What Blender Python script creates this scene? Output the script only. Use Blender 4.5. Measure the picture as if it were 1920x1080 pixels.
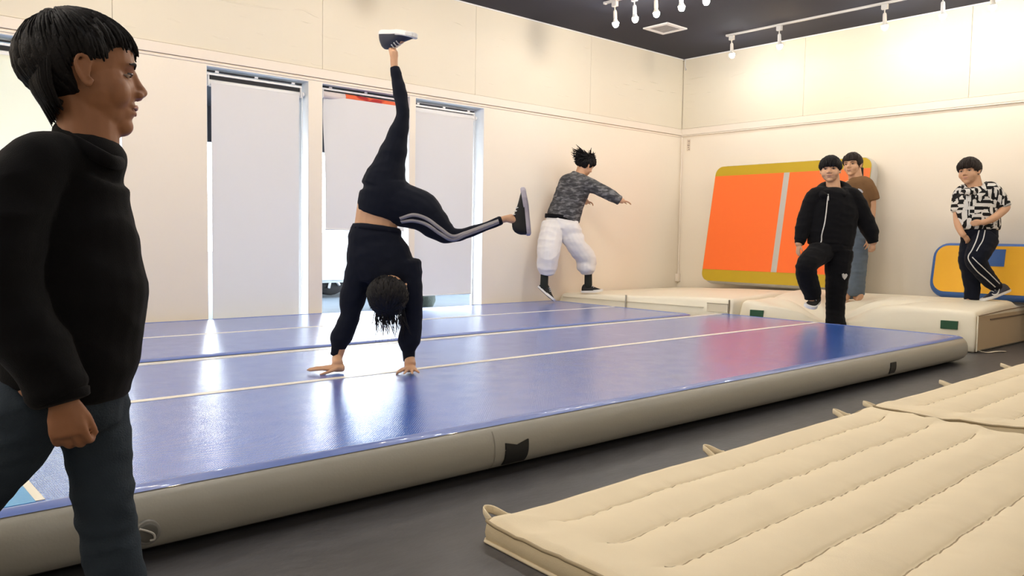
import bpy, bmesh, math, random
from mathutils import Vector, Matrix, noise
from mathutils.bvhtree import BVHTree

for _o in list(bpy.data.objects):
    bpy.data.objects.remove(_o)
scene = bpy.context.scene
COL = scene.collection
random.seed(7)

# ------------------------------------------------------------------ camera
FPX = 1500.128
CAM = Vector((0, 0, 0.9))
RIGHT = Vector((0.74942793, -0.6618867, 0.01624121))
DOWN = Vector((-0.02913707, -0.05747749, -0.99792152))
FWD = Vector((0.66144449, 0.74739704, -0.06236067))
UPW = Vector((0, 0, 1))
cam_data = bpy.data.cameras.new('camera')
cam_data.sensor_width = 36
cam_data.lens = FPX / 1920 * 36
cam_data.clip_start = 0.05
cam = bpy.data.objects.new('camera', cam_data)
COL.objects.link(cam)
mw = Matrix((RIGHT, -DOWN, -FWD)).transposed().to_4x4()
mw.translation = CAM
cam.matrix_world = mw
scene.camera = cam

# ------------------------------------------------------------------ world, exposure
world = bpy.data.worlds.new('world')
scene.world = world
world.use_nodes = True
bg = world.node_tree.nodes['Background']
bg.inputs[0].default_value = (0.86, 0.94, 1.0, 1)
bg.inputs[1].default_value = 8.0
scene.view_settings.view_transform = 'Standard'
scene.view_settings.look = 'None'
scene.view_settings.gamma = 1
scene.view_settings.use_curve_mapping = False
scene.view_settings.exposure = 1.36
BULB_COOL = ((0.93, 0.97, 1.0), 178.0)
BULB_WARM = ((1.0, 0.78, 0.52), 168.0)

# ------------------------------------------------------------------ helpers
def at(px, py, d):
    """world point seen at pixel (px,py), d metres deep"""
    return CAM + RIGHT * ((px - 960) / FPX * d) + DOWN * ((py - 540) / FPX * d) + FWD * d

def on_z(px, py, z):
    r = RIGHT * ((px - 960) / FPX) + DOWN * ((py - 540) / FPX) + FWD
    return CAM + r * ((z - CAM.z) / r.z)

def link(name, me, mat=None, parent=None):
    if mat and not me.materials:
        me.materials.append(mat)
    o = bpy.data.objects.new(name, me)
    COL.objects.link(o)
    if parent:
        o.parent = parent
        o.matrix_parent_inverse = parent.matrix_world.inverted()
    return o

def empty(name, loc=(0, 0, 0)):
    o = bpy.data.objects.new(name, None)
    o.empty_display_size = 0.1
    o.location = loc
    o.matrix_world = Matrix.Translation(loc)
    COL.objects.link(o)
    return o

def tag(o, label=None, cat=None, group=None, kind=None):
    if label: o['label'] = label
    if cat: o['category'] = cat
    if group: o['group'] = group
    if kind: o['kind'] = kind
    return o

def mesh(name, verts, faces, smooth=True):
    me = bpy.data.meshes.new(name)
    me.from_pydata([tuple(v) for v in verts], [], faces)
    me.validate()
    if smooth:
        me.polygons.foreach_set('use_smooth', [True] * len(me.polygons))
    me.update()
    return me

class MB:
    """collects shapes into one mesh"""
    def __init__(self):
        self.v = []; self.f = []
    def add(self, vf):
        n = len(self.v)
        self.v += [Vector(p) for p in vf[0]]
        self.f += [tuple(i + n for i in q) for q in vf[1]]
        return self
    def box(self, lo, hi):
        x0, y0, z0 = lo; x1, y1, z1 = hi
        return self.add(([(x0,y0,z0),(x1,y0,z0),(x1,y1,z0),(x0,y1,z0),(x0,y0,z1),(x1,y0,z1),(x1,y1,z1),(x0,y1,z1)],
                         [(0,3,2,1),(4,5,6,7),(0,1,5,4),(1,2,6,5),(2,3,7,6),(3,0,4,7)]))
    def me(self, name='m', smooth=False, bevel=0):
        m = mesh(name, self.v, self.f, smooth)
        if bevel:
            bm = bmesh.new(); bm.from_mesh(m)
            bmesh.ops.bevel(bm, geom=bm.edges[:], offset=bevel, segments=2, profile=0.6, affect='EDGES')
            bm.to_mesh(m); bm.free()
        return m
    def build(self, name, mat, parent=None, smooth=False, bevel=0):
        return link(name, self.me(name, smooth, bevel), mat, parent)

def box(name, lo, hi, mat, parent=None, bevel=0):
    return MB().box(lo, hi).build(name, mat, parent, False, bevel)

def catmull(pts, rads, sub=5):
    P = [Vector(p) for p in pts]
    R_ = [r if isinstance(r, (tuple, list)) else (r, r) for r in rads]
    if len(P) < 3 and sub > 1:
        sub = min(sub, 4)
    op, orr = [], []
    n = len(P)
    for i in range(n - 1):
        p0 = P[i-1] if i > 0 else P[i] * 2 - P[i+1]
        p3 = P[i+2] if i + 2 < n else P[i+1] * 2 - P[i]
        for k in range(sub):
            t = k / sub
            t2, t3 = t*t, t*t*t
            op.append(0.5 * ((2*P[i]) + (P[i+1]-p0)*t + (2*p0-5*P[i]+4*P[i+1]-p3)*t2 + (3*P[i]-p0-3*P[i+1]+p3)*t3))
            s = t*t*(3-2*t)
            orr.append((R_[i][0]*(1-s)+R_[i+1][0]*s, R_[i][1]*(1-s)+R_[i+1][1]*s))
    op.append(P[-1]); orr.append(R_[-1])
    return op, orr

def tube(pts, rads, ref=None, n=14, sub=5, caps=True, round_=0.6, raw=False):
    """elliptic tube; ra lies across ref, rb along ref"""
    if raw:
        P = [Vector(p) for p in pts]; R_ = [r if isinstance(r, (tuple, list)) else (r, r) for r in rads]
    else:
        P, R_ = catmull(pts, rads, sub)
    ref = Vector(ref) if ref is not None else FWD
    N = len(P)
    T = []
    for i in range(N):
        t = P[min(i+1, N-1)] - P[max(i-1, 0)]
        T.append(t.normalized() if t.length > 1e-9 else Vector((0, 0, 1)))
    rings = []
    prev = None
    def frame(t, prev):
        b = ref - t * ref.dot(t)
        if b.length < 0.25:
            b2 = prev - t * prev.dot(t) if prev is not None else t.orthogonal()
            b = b2
        b.normalize()
        return t.cross(b).normalized(), b
    seq = []
    for i in range(N):
        a, b = frame(T[i], prev); prev = b
        seq.append((P[i], a, b, R_[i][0], R_[i][1]))
    full = []
    if caps:
        p, a, b, ra, rb = seq[0]
        e = min(ra, rb) * round_
        for s in (0.25, 0.7, 0.92):
            full.append((p - T[0] * e * math.sqrt(1 - s*s), a, b, ra*s, rb*s))
    full += seq
    if caps:
        p, a, b, ra, rb = seq[-1]
        e = min(ra, rb) * round_
        for s in (0.92, 0.7, 0.25):
            full.append((p + T[-1] * e * math.sqrt(1 - s*s), a, b, ra*s, rb*s))
    v, f = [], []
    for (p, a, b, ra, rb) in full:
        for k in range(n):
            an = 2 * math.pi * k / n
            v.append(p + a * (ra * math.cos(an)) + b * (rb * math.sin(an)))
    m = len(full)
    for i in range(m - 1):
        for k in range(n):
            f.append((i*n+k, i*n+(k+1) % n, (i+1)*n+(k+1) % n, (i+1)*n+k))
    if caps:
        f.append(tuple(reversed(range(n))))
        f.append(tuple((m-1)*n + k for k in range(n)))
    return v, f

def ellipsoid(c, ax, ay, az, nu=20, nv=12):
    v = [c - az]; f = []
    for j in range(1, nv):
        th = math.pi * j / nv
        for i in range(nu):
            ph = 2 * math.pi * i / nu
            v.append(c + ax * (math.sin(th)*math.cos(ph)) + ay * (math.sin(th)*math.sin(ph)) - az * math.cos(th))
    v.append(c + az)
    for i in range(nu):
        f.append((0, 1+(i+1) % nu, 1+i))
    for j in range(nv - 2):
        for i in range(nu):
            a = 1 + j*nu
            f.append((a+i, a+(i+1) % nu, a+nu+(i+1) % nu, a+nu+i))
    a = 1 + (nv-2)*nu
    for i in range(nu):
        f.append((a+i, a+(i+1) % nu, len(v)-1))
    return v, f

def remesh(name, shapes, voxel, smooth=4, mat=None, parent=None, post=None, factor=0.5):
    mb = MB()
    for s in shapes:
        mb.add(s)
    me = mb.me('tmp')
    o = bpy.data.objects.new('tmp', me)
    COL.objects.link(o)
    m = o.modifiers.new('r', 'REMESH'); m.mode = 'VOXEL'; m.voxel_size = voxel
    if smooth:
        s = o.modifiers.new('s', 'SMOOTH'); s.factor = factor; s.iterations = smooth
    dg = bpy.context.evaluated_depsgraph_get()
    new = bpy.data.meshes.new_from_object(o.evaluated_get(dg))
    bpy.data.objects.remove(o); bpy.data.meshes.remove(me)
    new.name = name
    if post:
        vs = [(v.co.copy(), v.normal.copy()) for v in new.vertices]
        flat = []
        for c, n in vs:
            flat.extend(post(c, n))
        new.vertices.foreach_set('co', flat)
    new.polygons.foreach_set('use_smooth', [True] * len(new.polygons))
    new.update()
    return link(name, new, mat, parent)

def folds(amp=0.006, f=(5, 5, 14), seed=0.0):
    sv = Vector((seed, seed * 1.7, -seed))
    def fn(c, n):
        q = Vector((c.x*f[0], c.y*f[1], c.z*f[2])) + sv
        d = (1 - abs(noise.noise(q))*2.2) * 0.6 + noise.noise(q*2.3) * 0.35
        return c + n * (amp * d)
    return fn

# ------------------------------------------------------------------ materials
MATS = {}
def mat(name, col, rough=0.6, spec=0.5, bump=0, bscale=60, var=0.0, vscale=6, metal=0.0, sheen=0.0, coat=0.0, stretch=None):
    if name in MATS:
        return MATS[name]
    m = bpy.data.materials.new(name); m.use_nodes = True
    nt = m.node_tree; b = nt.nodes['Principled BSDF']
    b.inputs['Base Color'].default_value = (*col, 1)
    b.inputs['Roughness'].default_value = rough
    b.inputs['Specular IOR Level'].default_value = spec
    b.inputs['Metallic'].default_value = metal
    if sheen: b.inputs['Sheen Weight'].default_value = sheen
    if coat: b.inputs['Coat Weight'].default_value = coat
    tc = nt.nodes.new('ShaderNodeTexCoord')
    src = tc.outputs['Object']
    if stretch:
        mp = nt.nodes.new('ShaderNodeMapping'); mp.inputs['Scale'].default_value = stretch
        nt.links.new(src, mp.inputs[0]); src = mp.outputs[0]
    if var:
        n = nt.nodes.new('ShaderNodeTexNoise'); n.inputs['Scale'].default_value = vscale; n.inputs['Detail'].default_value = 5
        nt.links.new(src, n.inputs['Vector'])
        r = nt.nodes.new('ShaderNodeMix'); r.data_type = 'RGBA'
        r.inputs['A'].default_value = (*[c*(1-var) for c in col], 1)
        r.inputs['B'].default_value = (*[min(1, c*(1+var)) for c in col], 1)
        nt.links.new(n.outputs['Fac'], r.inputs['Factor'])
        nt.links.new(r.outputs['Result'], b.inputs['Base Color'])
    if bump:
        n2 = nt.nodes.new('ShaderNodeTexNoise'); n2.inputs['Scale'].default_value = bscale; n2.inputs['Detail'].default_value = 4
        nt.links.new(src, n2.inputs['Vector'])
        bp = nt.nodes.new('ShaderNodeBump'); bp.inputs['Strength'].default_value = bump; bp.inputs['Distance'].default_value = 0.01
        nt.links.new(n2.outputs['Fac'], bp.inputs['Height'])
        nt.links.new(bp.outputs['Normal'], b.inputs['Normal'])
    MATS[name] = m
    return m

def emit(name, col, s):
    m = bpy.data.materials.new(name); m.use_nodes = True
    b = m.node_tree.nodes['Principled BSDF']
    b.inputs['Base Color'].default_value = (*col, 1)
    b.inputs['Emission Color'].default_value = (*col, 1)
    b.inputs['Emission Strength'].default_value = s
    MATS[name] = m
    return m

def srgb(r, g, b):
    return tuple(((c/255)/12.92 if c/255 <= 0.04045 else ((c/255+0.055)/1.055)**2.4) for c in (r, g, b))

def wall_material():
    m = mat('wall_paint', (0.87, 0.795, 0.68), 0.62, 0.25, 0.05, 40, 0.03, 1.2)
    return m

def upper_panel_material():
    """papered panel with a few creases"""
    m = mat('wall_paper', (0.76, 0.70, 0.575), 0.55, 0.3, 0, 1, 0.03, 1.0)
    nt = m.node_tree; b = nt.nodes['Principled BSDF']
    tc = nt.nodes.new('ShaderNodeTexCoord')
    mp = nt.nodes.new('ShaderNodeMapping'); mp.inputs['Scale'].default_value = (1.3, 1.3, 9.0)
    mp.inputs['Rotation'].default_value = (0.03, 0.12, 0)
    nt.links.new(tc.outputs['Object'], mp.inputs[0])
    n = nt.nodes.new('ShaderNodeTexNoise'); n.inputs['Scale'].default_value = 2.2; n.inputs['Detail'].default_value = 3
    nt.links.new(mp.outputs[0], n.inputs['Vector'])
    cr = nt.nodes.new('ShaderNodeValToRGB')
    cr.color_ramp.elements[0].position = 0.66; cr.color_ramp.elements[1].position = 0.70
    nt.links.new(n.outputs['Fac'], cr.inputs[0])
    bp = nt.nodes.new('ShaderNodeBump'); bp.inputs['Strength'].default_value = 0.22; bp.inputs['Distance'].default_value = 0.01
    nt.links.new(cr.outputs[0], bp.inputs['Height'])
    nt.links.new(bp.outputs[0], b.inputs['Normal'])
    return m

def track_material(name, col):
    """glossy PVC sheet with a fine woven dot relief"""
    m = mat(name, col, 0.28, 0.75)
    nt = m.node_tree; b = nt.nodes['Principled BSDF']
    tc = nt.nodes.new('ShaderNodeTexCoord')
    sx = nt.nodes.new('ShaderNodeSeparateXYZ'); nt.links.new(tc.outputs['Object'], sx.inputs[0])
    outs = []
    for ax in ('X', 'Y'):
        mu = nt.nodes.new('ShaderNodeMath'); mu.operation = 'MULTIPLY'; mu.inputs[1].default_value = 2*math.pi/0.011
        nt.links.new(sx.outputs[ax], mu.inputs[0])
        si = nt.nodes.new('ShaderNodeMath'); si.operation = 'SINE'; nt.links.new(mu.outputs[0], si.inputs[0]); outs.append(si)
    ml = nt.nodes.new('ShaderNodeMath'); ml.operation = 'MULTIPLY'
    nt.links.new(outs[0].outputs[0], ml.inputs[0]); nt.links.new(outs[1].outputs[0], ml.inputs[1])
    n = nt.nodes.new('ShaderNodeTexNoise'); n.inputs['Scale'].default_value = 9; n.inputs['Detail'].default_value = 6
    nt.links.new(tc.outputs['Object'], n.inputs['Vector'])
    ad = nt.nodes.new('ShaderNodeMath'); ad.operation = 'MULTIPLY_ADD'; ad.inputs[1].default_value = 1.0
    n3 = nt.nodes.new('ShaderNodeTexNoise'); n3.inputs['Scale'].default_value = 2.2; n3.inputs['Detail'].default_value = 2
    nt.links.new(tc.outputs['Object'], n3.inputs['Vector'])
    m3 = nt.nodes.new('ShaderNodeMath'); m3.operation = 'MULTIPLY'; m3.inputs[1].default_value = 5.0; nt.links.new(n3.outputs['Fac'], m3.inputs[0])
    nt.links.new(ml.outputs[0], ad.inputs[0]); nt.links.new(m3.outputs[0], ad.inputs[2])
    bp = nt.nodes.new('ShaderNodeBump'); bp.inputs['Strength'].default_value = 0.8; bp.inputs['Distance'].default_value = 0.00022
    nt.links.new(ad.outputs[0], bp.inputs['Height']); nt.links.new(bp.outputs[0], b.inputs['Normal'])
    b.inputs['IOR'].default_value = 1.6
    b.inputs['Coat Weight'].default_value = 0.7; b.inputs['Coat Roughness'].default_value = 0.20; b.inputs['Coat IOR'].default_value = 1.6
    nt.links.new(bp.outputs[0], b.inputs['Coat Normal'])
    r = nt.nodes.new('ShaderNodeMapRange'); r.inputs['To Min'].default_value = 0.16; r.inputs['To Max'].default_value = 0.30
    nt.links.new(n.outputs['Fac'], r.inputs[0]); nt.links.new(r.outputs[0], b.inputs['Roughness'])
    return m

def blind_material(name, col, trans):
    m = bpy.data.materials.new(name); m.use_nodes = True
    nt = m.node_tree; nt.nodes.remove(nt.nodes['Principled BSDF'])
    out = nt.nodes['Material Output']
    d = nt.nodes.new('ShaderNodeBsdfDiffuse'); d.inputs[0].default_value = (*col, 1)
    t = nt.nodes.new('ShaderNodeBsdfTranslucent'); t.inputs[0].default_value = (*col, 1)
    mx = nt.nodes.new('ShaderNodeMixShader'); mx.inputs[0].default_value = trans
    nt.links.new(d.outputs[0], mx.inputs[1]); nt.links.new(t.outputs[0], mx.inputs[2]); nt.links.new(mx.outputs[0], out.inputs[0])
    MATS[name] = m
    return m

def ramp_material(name, stops, scale, stretch=(1, 1, 1), rough=0.8, detail=4, kind='noise', distort=0.0):
    m = mat(name, stops[0][1], rough, 0.25)
    nt = m.node_tree; b = nt.nodes['Principled BSDF']
    tc = nt.nodes.new('ShaderNodeTexCoord')
    mp = nt.nodes.new('ShaderNodeMapping'); mp.inputs['Scale'].default_value = stretch
    nt.links.new(tc.outputs['Object'], mp.inputs[0])
    if kind == 'noise':
        n = nt.nodes.new('ShaderNodeTexNoise'); n.inputs['Detail'].default_value = detail; n.inputs['Distortion'].default_value = distort
        o = 'Fac'
    else:
        n = nt.nodes.new('ShaderNodeTexVoronoi'); n.distance = 'CHEBYCHEV'; o = 'Color'
    n.inputs['Scale'].default_value = scale
    nt.links.new(mp.outputs[0], n.inputs['Vector'])
    cr = nt.nodes.new('ShaderNodeValToRGB'); cr.color_ramp.interpolation = 'CONSTANT' if kind != 'noise' else 'LINEAR'
    el = cr.color_ramp.elements
    while len(el) < len(stops): el.new(0.5)
    for e, (p, c) in zip(el, stops):
        e.position = p; e.color = (*c, 1)
    nt.links.new(n.outputs[o], cr.inputs[0]); nt.links.new(cr.outputs[0], b.inputs['Base Color'])
    return m

WALL = wall_material(); PAPER = upper_panel_material()
WHITE = mat('white_frame', (0.82, 0.82, 0.82), 0.4, 0.5)
TRIM = mat('trim_paint', (0.84, 0.76, 0.66), 0.5, 0.3)
CEIL = mat('ceiling_paint', (0.042, 0.043, 0.056), 0.85, 0.25, 0.05, 80)
FLOOR = mat('grey_vinyl', (0.075, 0.074, 0.08), 0.42, 0.45, 0.12, 25, 0.35, 9, stretch=(1, 2.2, 1))
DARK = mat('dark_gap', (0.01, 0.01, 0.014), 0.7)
GREYPVC = mat('grey_pvc', (0.385, 0.375, 0.33), 0.36, 0.5, 0.05, 120, 0.05, 3)
BLUE = track_material('blue_pvc', (0.045, 0.155, 0.62))
BLUE_EDGE = mat('blue_edge_band', (0.12, 0.19, 0.52), 0.38, 0.6, coat=0.3)
SKYBLUE = mat('light_blue_pvc', (0.10, 0.38, 0.74), 0.35, 0.5, 0.1, 60)
CREAM_LINE = mat('cream_line', (0.88, 0.83, 0.72), 0.4, 0.4)
BLACK = mat('black_patch', (0.012, 0.012, 0.012), 0.6)
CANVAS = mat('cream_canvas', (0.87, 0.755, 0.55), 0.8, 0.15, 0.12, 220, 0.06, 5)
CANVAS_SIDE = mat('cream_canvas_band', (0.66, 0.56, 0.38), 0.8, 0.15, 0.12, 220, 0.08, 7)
STITCH = mat('stitch_thread', (0.40, 0.32, 0.20), 0.8)
VINYL = mat('cream_vinyl', (0.88, 0.82, 0.67), 0.5, 0.35, 0.06, 30, 0.05, 2)
VINYL_END = mat('beige_end_vinyl', (0.50, 0.38, 0.24), 0.55, 0.3, 0.06, 30, 0.05, 4)
GREEN = mat('green_patch', (0.018, 0.085, 0.04), 0.6)
ORANGE = mat('orange_pvc', (0.98, 0.175, 0.03), 0.45, 0.35, 0.05, 60)
OLIVE = mat('mustard_pvc', (0.52, 0.36, 0.015), 0.5, 0.35, 0.05, 60)
LGREY = mat('light_grey_pvc', (0.52, 0.50, 0.46), 0.45, 0.4)
YELLOW = mat('yellow_pvc', (0.95, 0.50, 0.03), 0.45, 0.35, 0.05, 60)
ROYAL = mat('royal_blue_pvc', (0.05, 0.14, 0.42), 0.45, 0.4)
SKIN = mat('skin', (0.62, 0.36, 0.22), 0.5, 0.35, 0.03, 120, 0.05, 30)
SKIN_SHADED = mat('skin_shaded', (0.34, 0.155, 0.08), 0.5, 0.35, 0.03, 120, 0.05, 30)  # darkened skin copy, the backlit boy's shade put into the colour
LIP = mat('lip_skin', (0.50, 0.25, 0.18), 0.45)
HAIR = mat('black_hair', (0.007, 0.006, 0.007), 0.6, 0.22, 0.25, 300)
HAIR_BR = mat('dark_brown_hair', (0.020, 0.012, 0.009), 0.55, 0.3, 0.25, 300)
EYEW = mat('eye_white', (0.52, 0.48, 0.45), 0.3)
IRIS = mat('eye_iris', (0.012, 0.008, 0.006), 0.2)
BLACKCL = mat('black_cloth', (0.0045, 0.0045, 0.006), 0.9, 0.15, 0.2, 400, sheen=0.04)
NAVYCL = mat('navy_cloth', (0.007, 0.009, 0.018), 0.9, 0.15, 0.2, 400, sheen=0.04)
DENIM_DK = mat('dark_denim', (0.030, 0.043, 0.060), 0.85, 0.2, 0.3, 250, 0.35, 9)
DENIM_LT = mat('faded_denim', (0.14, 0.18, 0.23), 0.85, 0.2, 0.3, 250, 0.3, 9)
BROWNT = mat('brown_cotton', (0.19, 0.105, 0.05), 0.9, 0.15, 0.2, 300)
WHITECL = mat('white_cloth', (0.80, 0.78, 0.78), 0.85, 0.2, 0.15, 300)
GREYSTR = mat('grey_stripe', (0.34, 0.32, 0.34), 0.8)
WHITESTR = mat('white_stripe', (0.75, 0.75, 0.75), 0.7)
SHOEBLK = mat('black_shoe', (0.012, 0.012, 0.013), 0.6, 0.3, 0.2, 300)
SHOEWHT = mat('white_sole', (0.82, 0.82, 0.82), 0.5)
SHOENAVY = mat('dark_outsole', (0.02, 0.025, 0.05), 0.5)
ZIP = mat('zip_metal', (0.6, 0.6, 0.6), 0.35, 0.5, metal=0.6)
CAMO = ramp_material('grey_camo', [(0.0, (0.03, 0.03, 0.034)), (0.40, (0.045, 0.045, 0.05)), (0.52, (0.085, 0.085, 0.09)), (0.66, (0.20, 0.20, 0.21))], 15, (1, 1, 2.8), 0.85, 3, distort=0.5)
def print_material():
    """typographic print: blocks of bars running in different directions, black on off-white"""
    m = mat('black_white_print', (0.75, 0.73, 0.70), 0.85, 0.2)
    nt = m.node_tree; b = nt.nodes['Principled BSDF']
    tc = nt.nodes.new('ShaderNodeTexCoord')
    vo = nt.nodes.new('ShaderNodeTexVoronoi'); vo.distance = 'MANHATTAN'; vo.inputs['Scale'].default_value = 15
    nt.links.new(tc.outputs['Object'], vo.inputs['Vector'])
    sc = nt.nodes.new('ShaderNodeSeparateColor'); nt.links.new(vo.outputs['Color'], sc.inputs[0])
    rot = nt.nodes.new('ShaderNodeVectorRotate'); rot.rotation_type = 'AXIS_ANGLE'; rot.inputs['Axis'].default_value = (0.66, 0.75, 0)
    an = nt.nodes.new('ShaderNodeMath'); an.operation = 'SNAP'; an.inputs[1].default_value = math.pi/2
    mu = nt.nodes.new('ShaderNodeMath'); mu.operation = 'MULTIPLY'; mu.inputs[1].default_value = math.pi
    nt.links.new(sc.outputs[0], mu.inputs[0]); nt.links.new(mu.outputs[0], an.inputs[0])
    nt.links.new(tc.outputs['Object'], rot.inputs['Vector']); nt.links.new(an.outputs[0], rot.inputs['Angle'])
    sx = nt.nodes.new('ShaderNodeSeparateXYZ'); nt.links.new(rot.outputs[0], sx.inputs[0])
    ph = nt.nodes.new('ShaderNodeMath'); ph.operation = 'MULTIPLY_ADD'; ph.inputs[1].default_value = 2*math.pi/0.060
    nt.links.new(sx.outputs['Z'], ph.inputs[0])
    po = nt.nodes.new('ShaderNodeMath'); po.operation = 'MULTIPLY'; po.inputs[1].default_value = 6.28
    nt.links.new(sc.outputs[1], po.inputs[0]); nt.links.new(po.outputs[0], ph.inputs[2])
    si = nt.nodes.new('ShaderNodeMath'); si.operation = 'SINE'; nt.links.new(ph.outputs[0], si.inputs[0])
    gt = nt.nodes.new('ShaderNodeMath'); gt.operation = 'GREATER_THAN'; gt.inputs[1].default_value = 0.0
    nt.links.new(si.outputs[0], gt.inputs[0])
    mx = nt.nodes.new('ShaderNodeMix'); mx.data_type = 'RGBA'
    mx.inputs['A'].default_value = (0.72, 0.70, 0.67, 1); mx.inputs['B'].default_value = (0.012, 0.012, 0.013, 1)
    nt.links.new(gt.outputs[0], mx.inputs['Factor']); nt.links.new(mx.outputs['Result'], b.inputs['Base Color'])
    return m
PRINT = print_material()
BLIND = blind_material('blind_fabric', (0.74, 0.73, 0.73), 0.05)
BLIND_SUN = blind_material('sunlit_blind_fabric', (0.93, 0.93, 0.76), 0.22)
ALU = mat('aluminium', (0.75, 0.76, 0.78), 0.35, 0.5, metal=0.4)
REDROLL = ramp_material('red_print', [(0.0, (0.42, 0.03, 0.03)), (0.45, (0.42, 0.03, 0.03)), (0.5, (0.80, 0.15, 0.06)), (0.66, (0.80, 0.15, 0.06)), (0.7, (0.8, 0.55, 0.48))], 5, (1.0, 2, 2), 0.6, 1)

# ================================================================== THE ROOM
XW, YW, ZC = 8.75, 6.55, 3.28          # right wall, left (window) wall, ceiling
XB, YB = -3.6, -4.6                    # walls behind the camera
WT = 0.20

def wall_slab(name, holes=None):
    pass

floor = box('floor', (XB, YB, -0.1), (XW, YW + WT, 0.0), FLOOR)
tag(floor, 'dark grey vinyl floor under the mats', 'floor', kind='structure')
ceiling = box('ceiling', (XB, YB, ZC), (XW + 0.15, YW + WT, ZC + 0.12), CEIL)
tag(ceiling, 'dark charcoal painted ceiling', 'ceiling', kind='structure')

# window openings in the left wall: (x0, x1, z0, z1)
ZT = 2.25
OPEN = [(-0.15, 1.83), (2.47, 3.37), (3.50, 4.44), (4.505, 5.37)]
wl = MB()
xs = [XB] + [x for o in OPEN for x in o] + [XW + 0.15]
for i in range(0, len(xs), 2):
    wl.box((xs[i], YW, 0.0), (xs[i+1], YW + WT, ZT))
wl.box((XB, YW, ZT), (XW + 0.15, YW + WT, 2.285))
wl.box((XB, YW + 0.012, 2.285), (XW + 0.15, YW + WT, ZC))
for a, b in OPEN:
    wl.box((a, YW, 0.0), (b, YW + WT, 0.05))
wall_left = wl.build('wall_left', WALL)
tag(wall_left, 'cream window wall behind the blue tracks', 'wall', kind='structure')
# papered upper panels, one object each, with narrow open joints
seams = [XB, -3.43, -1.70, 0.03, 1.77, 3.50, 5.24, 6.97, XW - 0.012]
for a, b in zip(seams[:-1], seams[1:]):
    p = box('panel', (a + 0.0015, YW - 0.006, 2.372), (b - 0.0015, YW + 0.012, ZC - 0.012), PAPER, wall_left, 0.0015)
wr = MB()
wr.box((XW, YB, 0.0), (XW + 0.15, YW, 2.285)); wr.box((XW + 0.012, YB, 2.285), (XW + 0.15, YW, ZC))
wall_right = wr.build('wall_right', WALL)
tag(wall_right, 'cream wall behind the orange and yellow mats', 'wall', kind='structure')
seams = [YB, -2.2, -0.44, 1.31, 3.06, 4.83, YW - 0.012]
for a, b in zip(seams[:-1], seams[1:]):
    box('panel', (XW - 0.006, a + 0.0015, 2.372), (XW + 0.012, b - 0.0015, ZC - 0.012), PAPER, wall_right, 0.0015)
def ray_dir(px, py): return RIGHT*((px-960)/FPX) + DOWN*((py-540)/FPX) + FWD
for path in ([(395,-3),(440,5),(490,13),(560,22)], [(540,20),(565,18),(590,30),(603,35)], [(560,38),(575,42),(590,46)], [(1165,157),(1175,158),(1186,161)], [(1180,150),(1190,152),(1202,155)], [(1190,166),(1200,167),(1212,169)],
             [(1212,152),(1226,155),(1240,159)], [(1228,168),(1238,170),(1252,173)], [(1254,172),(1262,173),(1272,174)], [(1092,87),(1100,90),(1110,93)], [(845,40),(860,44),(872,52)]):
    pts = [CAM + ray_dir(*q)*((YW-.005)/ray_dir(*q).y) for q in path]
    MB().add(tube(pts, [(.001,.001)] + [(.0075,.0045)]*(len(pts)-2) + [(.001,.001)], ref=(0,1,0), n=8, sub=4)).build('paper_crease', PAPER, wall_left, True)
for path in ([(1284,150),(1305,147),(1332,142)], [(1288,179),(1298,177),(1310,175)]):
    pts = [CAM + ray_dir(*q)*((XW-.005)/ray_dir(*q).x) for q in path]
    MB().add(tube(pts, [(.001,.001), (.0075,.0045), (.001,.001)], ref=(1,0,0), n=8, sub=4)).build('paper_crease', PAPER, wall_right, True)
wb = box('wall_back', (XB - 0.15, YB, 0), (XB, YW + WT, ZC), WALL); tag(wb, 'cream wall behind the camera', 'wall', kind='structure')
wf = box('wall_front', (XB - 0.15, YB - 0.15, 0), (XW + 0.15, YB, ZC), WALL); tag(wf, 'cream wall at the camera side of the hall', 'wall', kind='structure')
# horizontal trim boards and the cable ducts below them
t1 = box('trim_1', (XB, YW - 0.018, 2.288), (XW - 0.02, YW + 0.01, 2.368), TRIM, None, 0.003); tag(t1, 'cream trim board running above the windows', 'trim', kind='structure')
t2 = box('trim_2', (XW - 0.018, YB, 2.288), (XW + 0.01, YW, 2.368), TRIM, None, 0.003); tag(t2, 'cream trim board on the right wall', 'trim', kind='structure')
t3 = box('trim_3', (XB, YW - 0.010, 2.262), (XW - 0.03, YW + 0.002, 2.277), TRIM, None, 0.002); tag(t3, 'thin cable duct under the window wall trim', 'trim', kind='structure')
t4 = box('trim_4', (XW - 0.024, YB, 2.270), (XW - 0.0, YW - 0.02, 2.284), TRIM, None, 0.002); tag(t4, 'thin cable duct under the right wall trim', 'trim', kind='structure')
t5 = MB().add(tube([(XW - 0.025, YW - 0.03, 2.26), (XW - 0.025, YW - 0.03, 0.42)], [0.008, 0.008], ref=(1, 0, 0), n=8, sub=1))
t5.box((XW - 0.05, YW - 0.05, 0.36), (XW - 0.002, YW - 0.002, 0.46))
t5 = t5.build('trim_5', TRIM); tag(t5, 'thin vertical conduit with socket box in the room corner', 'trim', kind='structure')
t6 = box('trim_6', (XB, YW - 0.012, ZC - 0.012), (XW - 0.012, YW + 0.012, ZC), WHITE); tag(t6, 'thin white bead where window wall meets ceiling', 'trim', kind='structure')
t7 = box('trim_7', (XW - 0.012, YB, ZC - 0.012), (XW + 0.012, YW, ZC), WHITE); tag(t7, 'thin white bead where right wall meets ceiling', 'trim', kind='structure')
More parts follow.
